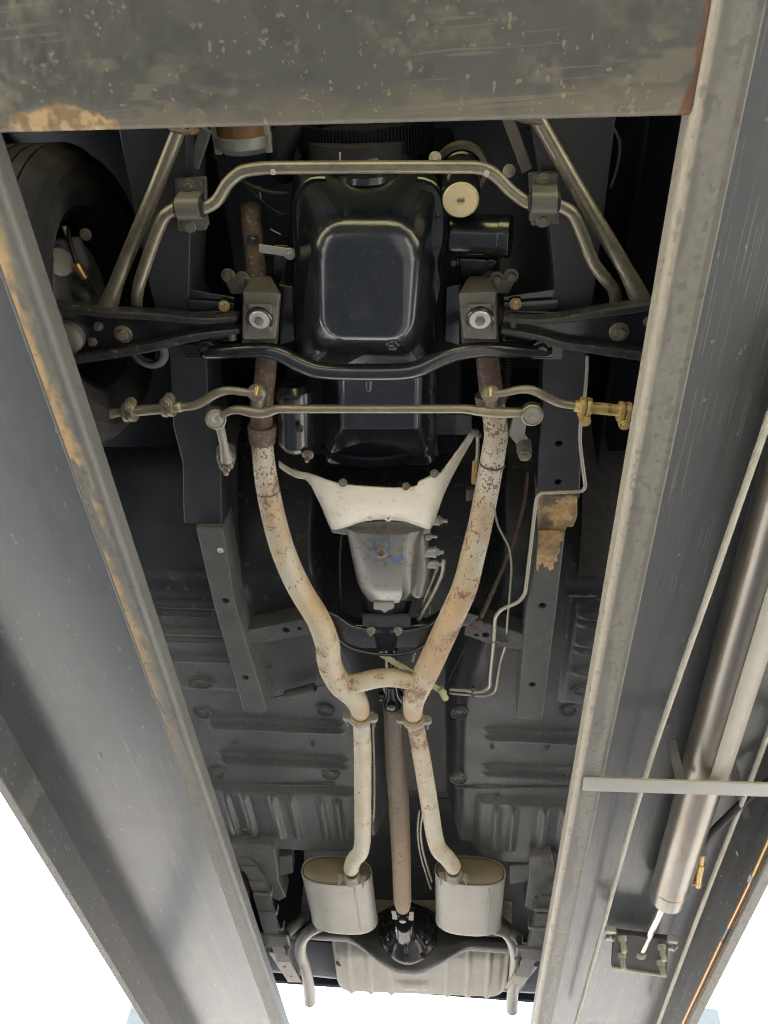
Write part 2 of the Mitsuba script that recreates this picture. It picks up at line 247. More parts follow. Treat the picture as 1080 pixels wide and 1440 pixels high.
pr('valance_haze', (.20, .22, .26), .4); pr('dark_plate', (.03, .03, .03), .6, 0, .2); pr('dusty_lit_panel', proc(f_dusty_lit), .55, 0, .4)
pr('axle_grey', (.045, .045, .044), .42, .3)
pr('bracket_tan', (.17, .16, .132), .45, .3)
pr('dry_grass', (.40, .385, .17), .9, 0, .2)

# ------------------------------------------------------------------ the setting
g = 400.0
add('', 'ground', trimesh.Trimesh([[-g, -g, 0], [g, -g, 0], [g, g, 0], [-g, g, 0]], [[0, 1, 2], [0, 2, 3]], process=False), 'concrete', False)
add('', 'lawn', trimesh.Trimesh([[-60, -60, .02], [60, -60, .02], [60, -2.6, .02], [-60, -2.6, .02]], [[0, 1, 2], [0, 2, 3]], process=False), 'dry_grass', False)
labels['lawn'] = {'label': 'dry yellow lawn in front of the lift', 'kind': 'structure'}
labels['ground'] = {'label': 'pale concrete ground with an added dark pad under the lift', 'kind': 'structure'}

# ------------------------------------------------------------------ the lift
L = 'vehicle_lift'
labels[L] = {'label': 'grey steel four post vehicle lift carrying the car, with dirty runways and a hydraulic ram', 'category': 'vehicle lift'}
ZB = CAM[2] + 1.10; DEP = .125; YA, YB = -1.0, 4.35
def extrude_y(poly, y0, y1):
    m = trimesh.creation.extrude_polygon(poly, y1 - y0, engine='earcut'); v = m.vertices.copy()
    m.vertices = np.stack([v[:, 0], y0 + v[:, 2], v[:, 1]], 1); m.fix_normals(); return m
def rail_profile(x, s, w):                     # s: the way the lip points; corner rounded on the outside
    r = .012; c = [(x + s * w, 0)] + [(x + s * (r - r * math.sin(a)), r - r * math.cos(a)) for a in np.linspace(0, math.pi / 2, 7)] + [(x, DEP)]
    if w > .035: c[-1:] = [(x, .040), (x + s * .070, .040), (x + s * .070, DEP)]      # the inner side is pressed with a step
    return LineString([(a, b + ZB + .0035) for a, b in c]).buffer(.0035, cap_style='flat', join_style='round')
for x0, x1, lab, lab2 in ((LX0, LX1, 'runway on the left with a smooth empty underside', 'inner edge of the left runway, caked with orange dirt'), (RX0, RX1, 'runway on the right with ropes and a ram inside its channel', 'worn inner edge of the right runway')):
    s = 1 if x1 > x0 else -1
    k = f'{L}__runway' + ('' if s < 0 else '_001')
    labels[k] = {'label': lab}
    z = ZB + DEP
    add(k, 'deck', extrude_y(Polygon([(x0 + s * .060, z), (x1 + s * .004, z), (x1 + s * .004, z + .006), (x0 + s * .060, z + .006)]), YA, YB), 'deck_paint', False)
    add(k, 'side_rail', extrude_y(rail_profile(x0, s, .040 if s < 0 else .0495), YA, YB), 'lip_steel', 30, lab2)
    xa, xb = sorted((x1, x1 - s * .007)); add(k, 'side_wall', extrude_y(Polygon([(xa, ZB + .0075), (xb, ZB + .0075), (xb, ZB + DEP - .0002), (xa, ZB + DEP - .0002)]), YA, YB), 'deck_paint', False)
    xa, xb = sorted((x1 + s * .001, x1 - s * .027)); add(k, 'outer_lip', extrude_y(Polygon([(xa, ZB), (xb, ZB), (xb, ZB + .007), (xa, ZB + .007)]).buffer(-.002).buffer(.002), YA, YB), 'lip_steel', 30)
for k_, q in ((f'{L}__runway', ((88, 1175), (157, 1290), (210, 1382), (140, 1060))), (f'{L}__runway_001', ((1004, 1317), (1036, 1196), (958, 1412)))):
    for x, y in q: add(k_, 'weld_spot', hullp([P(x, y, 1.100 + DEP), P(x + 2, y + 6, 1.100 + DEP)], .004, 8), 'grey_metal', True)
# the cross beam over the camera
prof = [(.205 - .010 + .010 * math.sin(a), .010 - .010 * math.cos(a)) for a in np.linspace(0, math.pi / 2, 6)]
pl = Polygon([(-.30, 0)] + prof + [(.205, .12), (.199, .12), (.199, .012), (-.294, .006), (-.294, .12), (-.30, .12)])
m = trimesh.creation.extrude_polygon(pl, RX0 - .002 - (LX0 + .002), engine='earcut'); v = m.vertices.copy()
ang = math.radians(1.2); X_ = LX0 + .002 + v[:, 2]
m.vertices = np.stack([X_, v[:, 0] + .004 + (X_ + .19) * .011, v[:, 1] + ZB + .006], 1); m.fix_normals()
add(L, 'cross_beam', m, 'beam_paint', 30, 'dirty grey cross beam between the runways, stained with tan rust')
# flat tie bar welded under the right runway
a, b = P(820, 1102, 1.095), P(1140, 1112, 1.095)
b = a + (b - a) * (RX1 - .01 - a[0]) / (b[0] - a[0])
add(L, 'tie_bar', bar(a, b, .050, .008), 'grey_metal', 30, 'flat steel bar welded across the right runway')
add(L, 'weld_bead', hullp([P(823, 1096, 1.0985), P(824, 1106, 1.0985)], .005, 10), 'line_metal', True)
# two wire ropes
def rope(pp, label):
    pts = [P(*q) for q in pp]; Lr = np.linalg.norm(np.diff(np.array(pts), axis=0), axis=1).sum(); n = Lr / .075
    strands = [helix(pts, .0039, .0029, n, 6, 9, k * math.pi / 3) for k in range(6)]
    add(L, 'wire_rope', strands, 'rope_wire', True, label)
rope([(1115, 490, 1.15), (1001, 820, 1.15), (905, 1100, 1.15), (842, 1325, 1.155), (806, 1452, 1.16)], 'wire rope nearest the middle of the lift')
rope([(1132, 880, 1.16), (1062, 1080, 1.16), (1000, 1240, 1.16), (922, 1450, 1.16)], 'wire rope outside the hydraulic ram')
# hydraulic ram
c0, c1 = P(1073, 800, 1.168), P(938, 1262, 1.168); ax = nrm(c1 - c0); ca = P(987, 1092, 1.168); ca = c0 + ax * ((ca - c0) @ ax)
start = c0 - ax * .5
k = f'{L}__hydraulic_ram'; labels[k] = {'label': 'long steel hydraulic ram under the right runway'}
Lb = np.linalg.norm(c1 - ca)
add(k, 'barrel', lathe([(0, 0), (.051, 0), (.051, Lb - .075), (.0498, Lb - .0735), (.0498, Lb - .0715), (.051, Lb - .070), (.051, Lb - .006), (.048, Lb), (.016, Lb), (.014, Lb - .01), (0, Lb - .01)], ca, ax, 56), 'cylinder_steel', 35)
Ls = np.linalg.norm(ca - start)
add(k, 'sleeve', lathe([(0, 0), (.0525, 0), (.0525, Ls - .02), (.054, Ls - .018), (.054, Ls), (.05, Ls + .002), (0, Ls)], start, ax, 56), 'cylinder_steel', 35)
R = basis(ax); ex, ey = R[:, 0], R[:, 1]
if ey[2] > 0: ey = -ey
ex = np.cross(ey, ax) ; ex = ex if ex[0] > 0 else -ex
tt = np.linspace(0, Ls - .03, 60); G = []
for a in np.linspace(-.5, .5, 15):           # half pipe shell with a rounded end, added as a pale reflection
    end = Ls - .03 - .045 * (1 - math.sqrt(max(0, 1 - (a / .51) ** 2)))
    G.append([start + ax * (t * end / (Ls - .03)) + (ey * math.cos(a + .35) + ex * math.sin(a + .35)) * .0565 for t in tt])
add(k, 'reflection_shell', sheet(G, .004), 'muffler_metal', 35, 'pale rounded shell added as a reflection on the ram sleeve')
pe = P(901, 1340, 1.165)
add(k, 'piston_rod', rcyl(c1 - ax * .02, pe, .0125, b=.002), 'chrome', 35, 'bright chromed piston rod')
add(k, 'collar', rcyl(pe - nrm(pe - c1) * .02, pe + nrm(pe - c1) * .012, .018, b=.003), 'bracket_tan', 35)
for q in ([(944, 1040, 1.20), (958, 1102, 1.12)], [(1024, 1062, 1.2), (1052, 1150, 1.2)]):
    add(k, 'brace', bar(P(*q[0]), P(*q[1]), .022, .008), 'rail_paint', 30)
add(k, 'hose', tube([(1100, 1085, 1.17, 5.5), (1052, 1122, 1.165, 5.5), (1012, 1160, 1.16, 5.5), (993, 1183, 1.16, 5.5), (988, 1200, 1.16, 5)]), 'rubber', True, 'black rubber hose with a brass elbow')
e0, e1, e2, e3 = P(988, 1200, 1.16), P(984, 1224, 1.16), P(982, 1240, 1.16), P(964, 1240, 1.165)
add(k, 'fitting', [rcyl(e0, e1, .0085), rcyl(e0 + (e1 - e0) * .6, e1, .0125, sides=6, b=.001), rcyl(e1, e2 + (e2 - e1) * .35, .0105), rcyl(e2 - nrm(e3 - e2) * .010, e3, .0105)], 'brass', 30, 'brass elbow fitting on the ram')
add(k, 'port_nut', rcyl(e3 + (e2 - e3) * .25, e3 + (e3 - e2) * .3, .013, sides=6), 'rubber', 30)
# pull plate with its bolts
h = 1.155
k = f'{L}__pull_plate'; labels[k] = {'label': 'dark pull plate with four long bolts where the rod ends'}
add(k, 'plate', prism([(863, 1312), (941, 1322), (937, 1371), (860, 1359)], h, .016, .002), 'dark_plate', 30)
add(k, 'edge_strip', bar(P(861, 1360, h - .002), P(937, 1372, h - .002), .006, .012), 'line_metal', 30)
for x, y in ((875, 1318), (874, 1342), (930, 1330), (929, 1352)):
    o = P(x, y, h); add(k, 'bolt', [rcyl(o, o - [0, 0, .045], .0085, b=.002, sides=18), bolt(o, r=.013, hh=.012, wr=.014)], 'muffler_metal', 30)
for a, b_ in (((851, 1306), (866, 1322)), ((939, 1320), (952, 1336))):
    add(k, 'rope_clamp', bar(P(a[0], a[1], h), P(b_[0], a[1] + 2, h), .016, .02), 'grey_metal', 30)
    add(k, 'clamp_plate', bar(P(a[0] + 1, b_[1] - 4, h + .004), P(b_[0] - 1, b_[1] - 2, h + .004), .030, .008), 'grey_metal', 30)
    for q_ in ((a[0] + 4, b_[1] - 5), (b_[0] - 4, b_[1] - 3)): add(k, 'clamp_bolt', bolt(P(*q_, h), r=.004), 'dull_bolt', 30)
# copper lock line along the outer wall
q = [PY(*v) for v in ()]
line = [(1100, 1140, 1.15), (1082, 1182, 1.15), (1058, 1236, 1.15)]
k = f'{L}__lock_rod'; labels[k] = {'label': 'thin copper coloured lock rod along the outer wall of the right runway'}
add(k, 'turnbuckle', tube3([P(*v) for v in line], .0085), 'brass', True)
add(k, 'lock_nut', rcyl(P(1060, 1230, 1.15), P(1056, 1240, 1.15), .011, sides=6), 'grey_metal', 30)
add(k, 'rod', tube3([P(1057, 1238, 1.15), P(1025, 1304, 1.15)], .0055), 'copper', True)
add(k, 'joint', tube3([P(1025, 1304, 1.15), P(1016, 1322, 1.15)], .0042), 'grey_metal', True)
add(k, 'rod', tube3([P(1016, 1322, 1.15), P(950, 1462, 1.15)], .0055), 'copper', True)
# rear posts
for (px, py, s) in ((180, 1425, 1), (1011, 1420, -1)):
    o = PY(px, py, 4.5); x0, x1 = sorted((o[0], o[0] + s * .15))
    cs = Polygon([(x0, 4.5), (x1, 4.5), (x1, 4.65), (x0, 4.65)]).buffer(-.012).buffer(.012)
    add(L, 'post', trimesh.creation.extrude_polygon(cs, 2.35, engine='earcut'), 'post_paint', 30, 'far post of the lift, ' + ('left' if s > 0 else 'right'))

# ------------------------------------------------------------------ the car
K = 'car'
labels[K] = {'label': 'old car on the lift seen from below, twin cream exhausts under its black floor', 'category': 'car'}
c = -.148; H = lambda h: CAM[2] + h

# --- body shell: sides with wheel arches, top and ends (blocks the sun as the real body does)
AX_F, AX_R = .62, 3.30
side = Polygon([(-.28, 1.52), (-.33, 1.75), (-.25, 2.05), (1.15, 2.16), (1.75, 2.55), (2.95, 2.57), (3.65, 2.15), (4.32, 2.08), (4.36, 1.80), (4.20, 1.560), (3.3, 1.47), (.6, 1.47)])
holes = [LineString([(y, 1.54), (y, 1.50)]).buffer(.37) for y in (AX_F, AX_R)]
low = side
for hl in holes: low = low.difference(hl).difference(Polygon([(hl.centroid.x - .37, 1.2), (hl.centroid.x + .37, 1.2), (hl.centroid.x + .37, 1.5), (hl.centroid.x - .37, 1.5)]))
def side_panel(x0, x1):
    m = trimesh.creation.extrude_polygon(low, x1 - x0, engine='earcut'); v = m.vertices.copy()
    m.vertices = np.stack([x0 + v[:, 2], v[:, 0], v[:, 1] + CAM[2]], 1); m.fix_normals(); return m
ks = f'{K}__body_shell'; labels[ks] = {'label': 'dark body of the car above its underside'}
add(ks, 'side_panel', side_panel(c - .90, c - .885), 'body_paint', 30); add(ks, 'side_panel', side_panel(c + .885, c + .90), 'body_paint', 30)
top = np.array(side.exterior.coords[:10]); G = [[(x, y, H(z)) for x in (c - .884, c + .884)] for y, z in top]
add(ks, 'roof_panel', sheet(G, .012), 'body_paint', False)
# --- rear valance
v0, v1 = P(350, 1388, 1.46), P(800, 1414, 1.46)
yv = 4.08
gx = np.linspace(c - .88, c + .88, 40); G = [[(x, yv + dy - .05 * ((x - c) / .88) ** 2, H(hh)) for x in gx] for dy, hh in ((-.06, 1.68), (-.03, 1.585), (0, 1.555), (.02, 1.554), (.05, 1.57), (.08, 1.65), (.09, 1.8))]
add(K, 'rear_valance', sheet(G, .006), 'valance_haze', 60)  # grey-blue haze put into the valance colour

# --- floor pan
def sm(a, b, x): t = np.clip((x - a) / (b - a), 0, 1); return t * t * (3 - 2 * t)
YF = lambda py, h=1.56: P(540, py, h)[1]
xs = np.arange(c - .884, c + .8845, .0068); ys = np.arange(.95, 3.06, .0068)
X, Y = np.meshgrid(xs, ys, indexing='ij'); ux = np.abs(X - c)
Hf = np.full_like(X, 1.56)
Hf += np.clip(1.42 - Y, 0, None) ** 1.3 * 1.5
w_t = .135 + .10 * sm(2.05, 1.35, Y)
Hf += (.20 + .05 * sm(1.9, 1.3, Y)) * sm(w_t + .035, w_t - .035, ux)
flat = sm(.20, .25, ux) * sm(.86, .80, ux)
for py in (1020, 1031, 1070, 1081):
    y = YF(py); Hf += (-.017 if py in (1020, 1070) else -.012) * np.exp(-((Y - y) / .009) ** 2) * sm(.225, .25, ux) * sm(.70, .67, ux)
for py in (853, 864, 891, 901, 930):
    y = YF(py); Hf += -.017 * np.exp(-((Y - y) / .010) ** 2) * sm(.47, .50, ux) * sm(.80, .77, ux)
ye = YF(975); Hf += -.012 * sm(ye + .012, ye - .012, Y) * sm(.45, .47, ux) * sm(1.45, 1.5, Y)
y0, y1, y2 = YF(1112), YF(1180), YF(1196)
Hf += -.020 * sm(y0 - .02, y0 + .02, Y) * sm(.20, .24, ux)
for x in (.285, .345, .455, .525, .63, .70): Hf += -.017 * np.exp(-((ux - x) / .010) ** 2) * sm(y0 + .02, y0 + .05, Y) * sm(y1, y1 - .03, Y)
edge = y2 - .10 * np.clip((.36 - ux) / .16, 0, 1) ** 2
Hf += .30 * sm(edge - .01, edge + .10, Y); Hf = np.minimum(Hf, np.where(Y > 2.6, 1.90, 9))
Hf += (meshkit.fbm(np.stack([X * 9, Y * 9, X * 0], -1), 3) - .5) * .006
Gf = np.stack([X, Y, H(Hf)], -1)
kf = f'{K}__floor_pan'; labels[kf] = {'label': 'black undercoated floor with pressed ribs and rubber plugs'}
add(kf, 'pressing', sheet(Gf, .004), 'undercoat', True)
def plug(px, py, rx=11, ry=None, h=1.553):
    o = P(px, py, h); r = rx * M_(o)
    m = lathe([(0, .004), (r * .50, .004), (r * .54, .000), (r * .62, .000), (r * .66, .004), (r * .84, .004), (r * .89, -.0025), (r * .97, -.0025), (r * 1.08, .004), (r * 1.08, .012)], [0, 0, 0], (0, 0, 1), 36)
    if ry: m.vertices *= [ry, 1, 1]
    m.vertices += o; add(kf, 'plug', m, 'rail_paint', 40)
for q in ((457, 1000), (284, 1003), (465, 1090), (305, 1088), (646, 1003), (645, 1096), (800, 1000), (785, 1092)): plug(*q, rx=12.5)
for q in ((281, 961), (824, 972)): plug(*q, rx=12, ry=1.7, h=1.542)
for q in ((343, 1172),): plug(*q, rx=11, ry=1.5, h=1.535)
for x0_, x1_, py in ((232, 330, 836), (800, 838, 838), (285, 470, 1104), (640, 800, 1108)):
    q = [P(x, py, 1.553) for x in np.linspace(x0_, x1_, 14)]; add(kf, 'seam_sealer', tube3(np.array(q) + rng.normal(0, .0006, (14, 3)), .0035, sides=8), 'rail_paint', True)
for x, y in ((246, 872), (262, 905), (440, 1048), (330, 1046), (692, 1052), (770, 1054), (820, 905), (380, 940), (405, 1118), (700, 1120)): add(kf, 'floor_bolt', bolt(P(x, y, 1.553), r=.005, hh=.006), 'rail_paint', 30)
# rear kick-up, firewall and upper engine bay, all dark
gx = np.linspace(c - .884, c + .884, 12)
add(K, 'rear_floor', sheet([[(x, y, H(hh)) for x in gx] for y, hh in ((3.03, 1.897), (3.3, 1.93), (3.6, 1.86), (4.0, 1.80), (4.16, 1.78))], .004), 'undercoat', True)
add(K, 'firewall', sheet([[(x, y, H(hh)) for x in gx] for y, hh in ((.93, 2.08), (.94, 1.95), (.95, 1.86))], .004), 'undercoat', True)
for s in (-1, 1):
    x = c + s * .44
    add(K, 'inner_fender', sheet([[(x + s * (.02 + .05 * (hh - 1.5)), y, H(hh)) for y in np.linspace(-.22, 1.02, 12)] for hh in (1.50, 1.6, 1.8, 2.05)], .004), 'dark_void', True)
    x0_, x1_ = sorted((c + s * .49, c + s * .88)); yy = np.linspace(-.0, math.pi, 20)
    for ya in (AX_F, AX_R):
        if ya == AX_R: x0_, x1_ = sorted((c + s * .58, c + s * .88))
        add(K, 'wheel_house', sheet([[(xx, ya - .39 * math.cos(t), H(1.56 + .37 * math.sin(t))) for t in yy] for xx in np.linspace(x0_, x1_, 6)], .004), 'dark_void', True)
# toe board ends beside the rails
for s in (-1, 1):
    x0_, x1_ = sorted((c + s * .46, c + s * .884))
    add(K, 'splash_panel', sheet([[(x, y, H(hh)) for x in np.linspace(x0_, x1_, 6)] for y, hh in ((1.02, 1.9), (1.10, 1.72), (1.28, 1.60), (1.42, 1.56))], .004), 'frame_paint' if s < 0 else 'dusty_lit_panel', True)

# --- frame rails
m = prism([(160, 150), (262, 150), (268, 330), (266, 420), (290, 470), (293, 560), (311, 640), (312, 738), (258, 736), (256, 650), (243, 600), (238, 500), (208, 400)], 1.485, .12, .004)
add(K, 'frame_rail', m, 'frame_paint', 30)
m = prism([(868, 150), (742, 150), (772, 320), (780, 400), (764, 470), (763, 560), (757, 640), (756, 700), (815, 702), (818, 640), (822, 560), (824, 480), (838, 400)], 1.485, .12, .004)
for x, y in ((786, 624), (785, 678)): m = drill(m, P(x, y, 1.485), .0085)
add(K, 'frame_rail', m, 'frame_paint', 30)
m = prism([(755, 696), (812, 698), (812, 728), (806, 742), (797, 742), (795, 748), (757, 746)], 1.478, .10, .004)
add(K, 'rail_end', m, 'flaking_orange', 30, 'rusty orange tail of the right frame rail')
m = prism([(275, 742), (313, 742), (331, 850), (376, 1000), (371, 1003), (343, 1001), (300, 850)], 1.47, .095, .004)
for x, y in ((317, 845), (345, 953)): m = drill(m, P(x, y, 1.47), .0105)
o = P(310, 774, 1.47)
kk = add(K, 'frame_connector', m, 'rail_paint', 30); add(kk, 'bolt', bolt(o, r=.006), 'bright_bolt', 30)
m = prism([(757, 748), (795, 749), (783, 850), (763, 1010), (757, 1013), (729, 1012), (727, 1008), (741, 850)], 1.47, .095, .004)
for x, y in ((763, 852), (749, 963)): m = drill(m, P(x, y, 1.47), .0105)
add(K, 'frame_connector', m, 'rail_paint', 30)
m = prism([(757, 746), (793, 747), (791, 760), (787, 764), (788, 775), (783, 781), (785, 789), (778, 792), (779, 800), (772, 803), (770, 796), (765, 799), (764, 791), (759, 795), (756, 804), (754, 800)], 1.468, .004, 0)
add(K, 'peeling_patch', m, 'flaking_orange', 30, 'peeling orange paint on the right frame connector')
# gussets from the connectors to the tunnel
m = prism([(340, 888), (400, 876), (445, 866), (446, 890), (400, 899), (350, 907)], 1.50, .06, .004)
for x, y, r in ((402, 886, .011), (421, 884, .007)): m = drill(m, P(x, y, 1.50), r)
add(K, 'gusset', m, 'rail_paint', 30)
m = prism([(655, 872), (690, 878), (752, 896), (752, 916), (700, 910), (652, 893)], 1.50, .06, .004)
for x, y, r in ((683, 893, .010), (670, 893, .006)): m = drill(m, P(x, y, 1.50), r)
add(K, 'gusset', m, 'rail_paint', 30)
# rear frame brackets
for pp in ([(325, 1186), (386, 1190), (392, 1240), (402, 1262), (393, 1267), (377, 1262), (366, 1228), (335, 1226)], [(775, 1203), (745, 1205), (743, 1240), (738, 1275), (747, 1281), (762, 1278), (768, 1245), (783, 1240)]):
    m = prism(pp, 1.50, .08, .004); xs_ = np.mean(pp, axis=0)
    m = drill(m, P(xs_[0] + (8 if xs_[0] < 500 else -3), xs_[1] + 15, 1.50), .008)
    add(K, 'rear_bracket', m, 'rail_paint', 30)
for pp in ([(392, 1205), (410, 1203), (412, 1228), (394, 1232)], [(716, 1218), (744, 1216), (744, 1240), (716, 1244)]):
    add(K, 'hanger_bracket', prism(pp, 1.53, .05, .003), 'rail_paint', 30)

# --- engine
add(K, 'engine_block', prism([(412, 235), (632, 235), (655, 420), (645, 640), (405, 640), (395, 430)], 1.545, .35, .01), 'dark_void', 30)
kp = f'{K}__oil_pan'; labels[kp] = {'label': 'glossy black oil pan with a deep front sump'}
low_ = [P(465, 348, 1.395), P(563, 348, 1.395), P(566, 468, 1.395), P(464, 468, 1.395)]; hi_ = [P(440, 258, 1.56), P(592, 258, 1.56), P(592, 500, 1.52), P(438, 500, 1.52)]
def corner(p, R, sx, sy): return [p + [sx * R * (math.cos(a) - 1), sy * R * (math.sin(a) - 1), 0] for a in np.linspace(0, math.pi / 2, 5)]
bulge = [Manifold.sphere(r_, 56).translate([float(v) for v in q + [0, 0, r_]]) for p, (sx, sy), r_ in zip(low_, ((-1, -1), (1, -1), (1, 1), (-1, 1)), (.050, .050, .032, .032)) for q in corner(p, .026, sx, sy)]
sump = Manifold.batch_hull(bulge + [Manifold.sphere(.036, 40).translate([float(v) for v in p]) for p in hi_])
r2l = [P(484, 480, 1.475), P(583, 480, 1.475), P(581, 600, 1.475), P(487, 600, 1.475)]; r2h = [P(470, 440, 1.55), P(600, 440, 1.55), P(600, 640, 1.55), P(470, 640, 1.55)]
pan2 = hullp([p + [0, 0, .024] for p in r2l] + r2h, .024, 40)
notch = Manifold.batch_hull([Manifold.sphere(.012, 16).translate([float(v) for v in P(*q)]) for q in ((518, 506, 1.475), (519, 545, 1.485))])
add(kp, 'pressing', sump + pan2, 'black_paint', 40)
add(kp, 'dent_rib', notch, 'black_paint', 40)
o = P(552, 484, 1.41); add(kp, 'drain_plug', bolt(o, (0, .75, -.65), .010, .010, .015), 'gloss_black', 30)
for pts in ([(586, 262), (608, 272), (616, 300), (615, 340), (608, 368), (612, 400), (606, 440), (606, 640)], [(458, 262), (434, 268), (424, 295), (425, 330), (428, 360), (424, 420), (430, 500)]):
    p3 = np.array([P(x, y, 1.515) for x, y in pts]); q3, _ = resample(p3, .01, .01); t, A, B = frames(q3)
    A = np.where(A[:, :1] * 0 + 1 > 0, np.cross(t, [0, 0, 1.0]), A)
    add(kp, 'flange', sheet(np.stack([q3 - A * .017, q3 - A * .010 , q3 + A * .010, q3 + A * .017], 1) + np.array([0, .0, -.005, -.005])[None, [1, 0, 0, 1], None] * [0, 0, 0] + np.stack([[0, 0, -.006], [0, 0, 0], [0, 0, 0], [0, 0, -.006]])[None], .004), 'black_paint', 35)
    d = np.r_[0, np.cumsum(np.linalg.norm(np.diff(q3, axis=0), axis=1))]
    for s_ in np.arange(.02, d[-1], .062):
        o = np.array([np.interp(s_, d, q3[:, k]) for k in range(3)]); add(kp, 'bolt', bolt(o - [0, 0, .003], r=.0065), 'black_paint', 30)
# crank pulley and damper in front of the pan
kc = f'{K}__crank_pulley'; labels[kc] = {'label': 'black crank pulley ahead of the oil pan'}
o = P(520, 262, 1.555)
add(kc, 'hub', lathe([(0, -.02), (.060, -.02), (.064, -.015), (.064, 0), (.055, .006), (.055, .012), (.064, .018), (.064, .03), (.045, .036), (.045, .06), (0, .06)], o, (0, -1, 0), 48), 'black_paint', 30)
o = P(510, 205, 1.62); n_ = 90
add(kc, 'damper', lathe([(0, -.03), (.105, -.03), (.110, -.025), (.110, .02), (.10, .025), (0, .025)], o, (0, -1, 0), 64), 'rubber', 30)
o2 = P(515, 185, 1.66); teeth = [bar(o2 + np.array([math.cos(a) * .135, -.03, math.sin(a) * .135]), o2 + np.array([math.cos(a) * .135, .02, math.sin(a) * .135]), .004, .006, up=(math.cos(a), 0, math.sin(a)), b=.001) for a in np.linspace(math.pi * 1.1, math.pi * 1.9, 48)]
add(kc, 'toothed_ring', [tm(x) for x in teeth] + [lathe([(.10, -.03), (.134, -.03), (.134, .02), (.10, .02)], o2, (0, -1, 0), 64)], 'dark_void', 30)
o = P(478, 220, 1.40); add(K, 'timing_pointer', bar(P(478, 214, 1.47), P(478, 237, 1.47), .003, .003, b=.001), 'bright_bolt', 30)
# alternator
ka = f'{K}__alternator'; labels[ka] = {'label': 'alternator with copper windings beside the front crossbar'}
o = P(347, 212, 1.60)
add(ka, 'rear_case', lathe([(0, 0), (.045, 0), (.060, .012), (.060, .032), (0, .032)], o, (0, -1, 0), 40), 'grey_metal', 30)
add(ka, 'windings', lathe([(0, .032), (.054, .032), (.054, .058), (0, .058)], o, (0, -1, 0), 40), 'old_winding', 30)
add(ka, 'front_case', lathe([(0, .058), (.060, .058), (.060, .085), (.05, .095), (0, .095)], o, (0, -1, 0), 40), 'dull_bolt', 30)
for dx in (-.05, .05): add(ka, 'ear', bar(o + [dx, .0, -.02], o + [dx, -.09, -.02], .014, .014), 'line_metal', 30)
add(K, 'radiator_hose', tube([(425, 160, 1.60, 20), (405, 185, 1.60, 20), (395, 215, 1.61, 19), (400, 240, 1.66, 18)]), 'rubber', True)
add(K, 'wiring', tube([(300, 215, 1.6, 3), (330, 248, 1.57, 3), (370, 268, 1.56, 3), (405, 272, 1.57, 3)]), 'rubber', True)
add(K, 'wiring', tube([(340, 252, 1.58, 2), (375, 288, 1.57, 2), (395, 300, 1.57, 2), (430, 285, 1.6, 2)]), 'rubber', True)
for q in (((364, 262), (367, 279)), ((380, 322), (395, 330))): add(K, 'wire_end', tube3([P(*q[0], 1.56), P(*q[1], 1.56)], .0014), 'line_metal', True)
# oil filter
kk = f'{K}__oil_filter'; labels[kk] = {'label': 'oil filter with golden light painted on its end'}
p0, p1 = P(648, 281, 1.47), P(648, 236, 1.60); a_ = nrm(p0 - p1); Lq = np.linalg.norm(p0 - p1)
add(kk, 'can', lathe([(0, 0), (.040, 0), (.041, .012), (.036, .02), (.036, Lq - .006), (.033, Lq), (0, Lq)], p1, a_, 44), 'gloss_black', 30)
add(kk, 'end_cap', lathe([(.0325, 0), (.0335, .004), (.030, .007), (.008, .0075), (.006, .006), (0, .006)], p0 - a_ * .003, a_, 44), 'glow_gold', 30, 'round end of the oil filter, its golden glow painted in')  # golden reflection on the cap put into its base colour
add(kk, 'end_nut', bar(p0 + a_ * .003 - np.array([.006, 0, 0]), p0 + a_ * .003 + np.array([.006, 0, 0]), .006, .007, up=a_), 'dull_bolt', 30)
add(kk, 'bracket', [lathe([(.042, -.004), (.052, -.004), (.052, .012), (.042, .012)], p1 + a_ * .004, a_, 40)], 'dull_bolt', 30)
for q_ in ((612, 222), (716, 240)): add(kk, 'bolt', bolt(P(*q_, 1.56), (.1, -.5, -.8), .008), 'bright_bolt', 30)
# engine mount, starter
m0, m1 = P(632, 330, 1.56), P(716, 332, 1.54)
add(K, 'engine_mount', [rcyl(m0, m1, .040, b=.008), rcyl(m1 - nrm(m1 - m0) * .02, m1 + nrm(m1 - m0) * .004, .041, b=.003)], 'black_paint', 35)
add(K, 'engine_mount_bracket', prism([(630, 362), (700, 365), (700, 415), (655, 470), (625, 470)], 1.55, .05, .004), 'black_paint', 30)
add(K, 'engine_mount_bracket', prism([(384, 345), (424, 345), (424, 480), (392, 470), (382, 400)], 1.55, .05, .004), 'black_paint', 30)
for x, y in ((638, 369), (690, 372), (632, 460), (404, 470), (355, 338)): add(K, 'engine_bolt', bolt(P(x, y, 1.548), r=.008), 'black_paint', 30)
s0, s1 = P(413, 540, 1.50), P(417, 632, 1.475); a_ = nrm(s1 - s0); Lq = np.linalg.norm(s1 - s0)
kk = f'{K}__starter_motor'; labels[kk] = {'label': 'black cylindrical starter motor beside the bell housing'}
add(kk, 'body', lathe([(0, 0), (.030, 0), (.042, .012), (.044, .03), (.042, .034), (.042, Lq - .02), (.038, Lq - .01), (.03, Lq), (0, Lq)], s0, a_, 48), 'black_paint', 35)
add(kk, 'bolt', bolt(P(421, 603, 1.435), (0, .1, -1), .006), 'black_paint', 30)
add(kk, 'terminal', nutbolt(P(433, 640, 1.44), (0, .3, -1), .009), 'dull_bolt', 30)
# white tab
add(K, 'earth_strap', bar(P(364, 349, 1.53), P(406, 355, 1.53), .017, .003, b=.001), 'white_tab', 30, 'short pale metal strap bolted beside the oil pan'); add(K, 'strap_bolt', nutbolt(P(407, 357, 1.528), r=.008, L=.012), 'bright_bolt', 30)

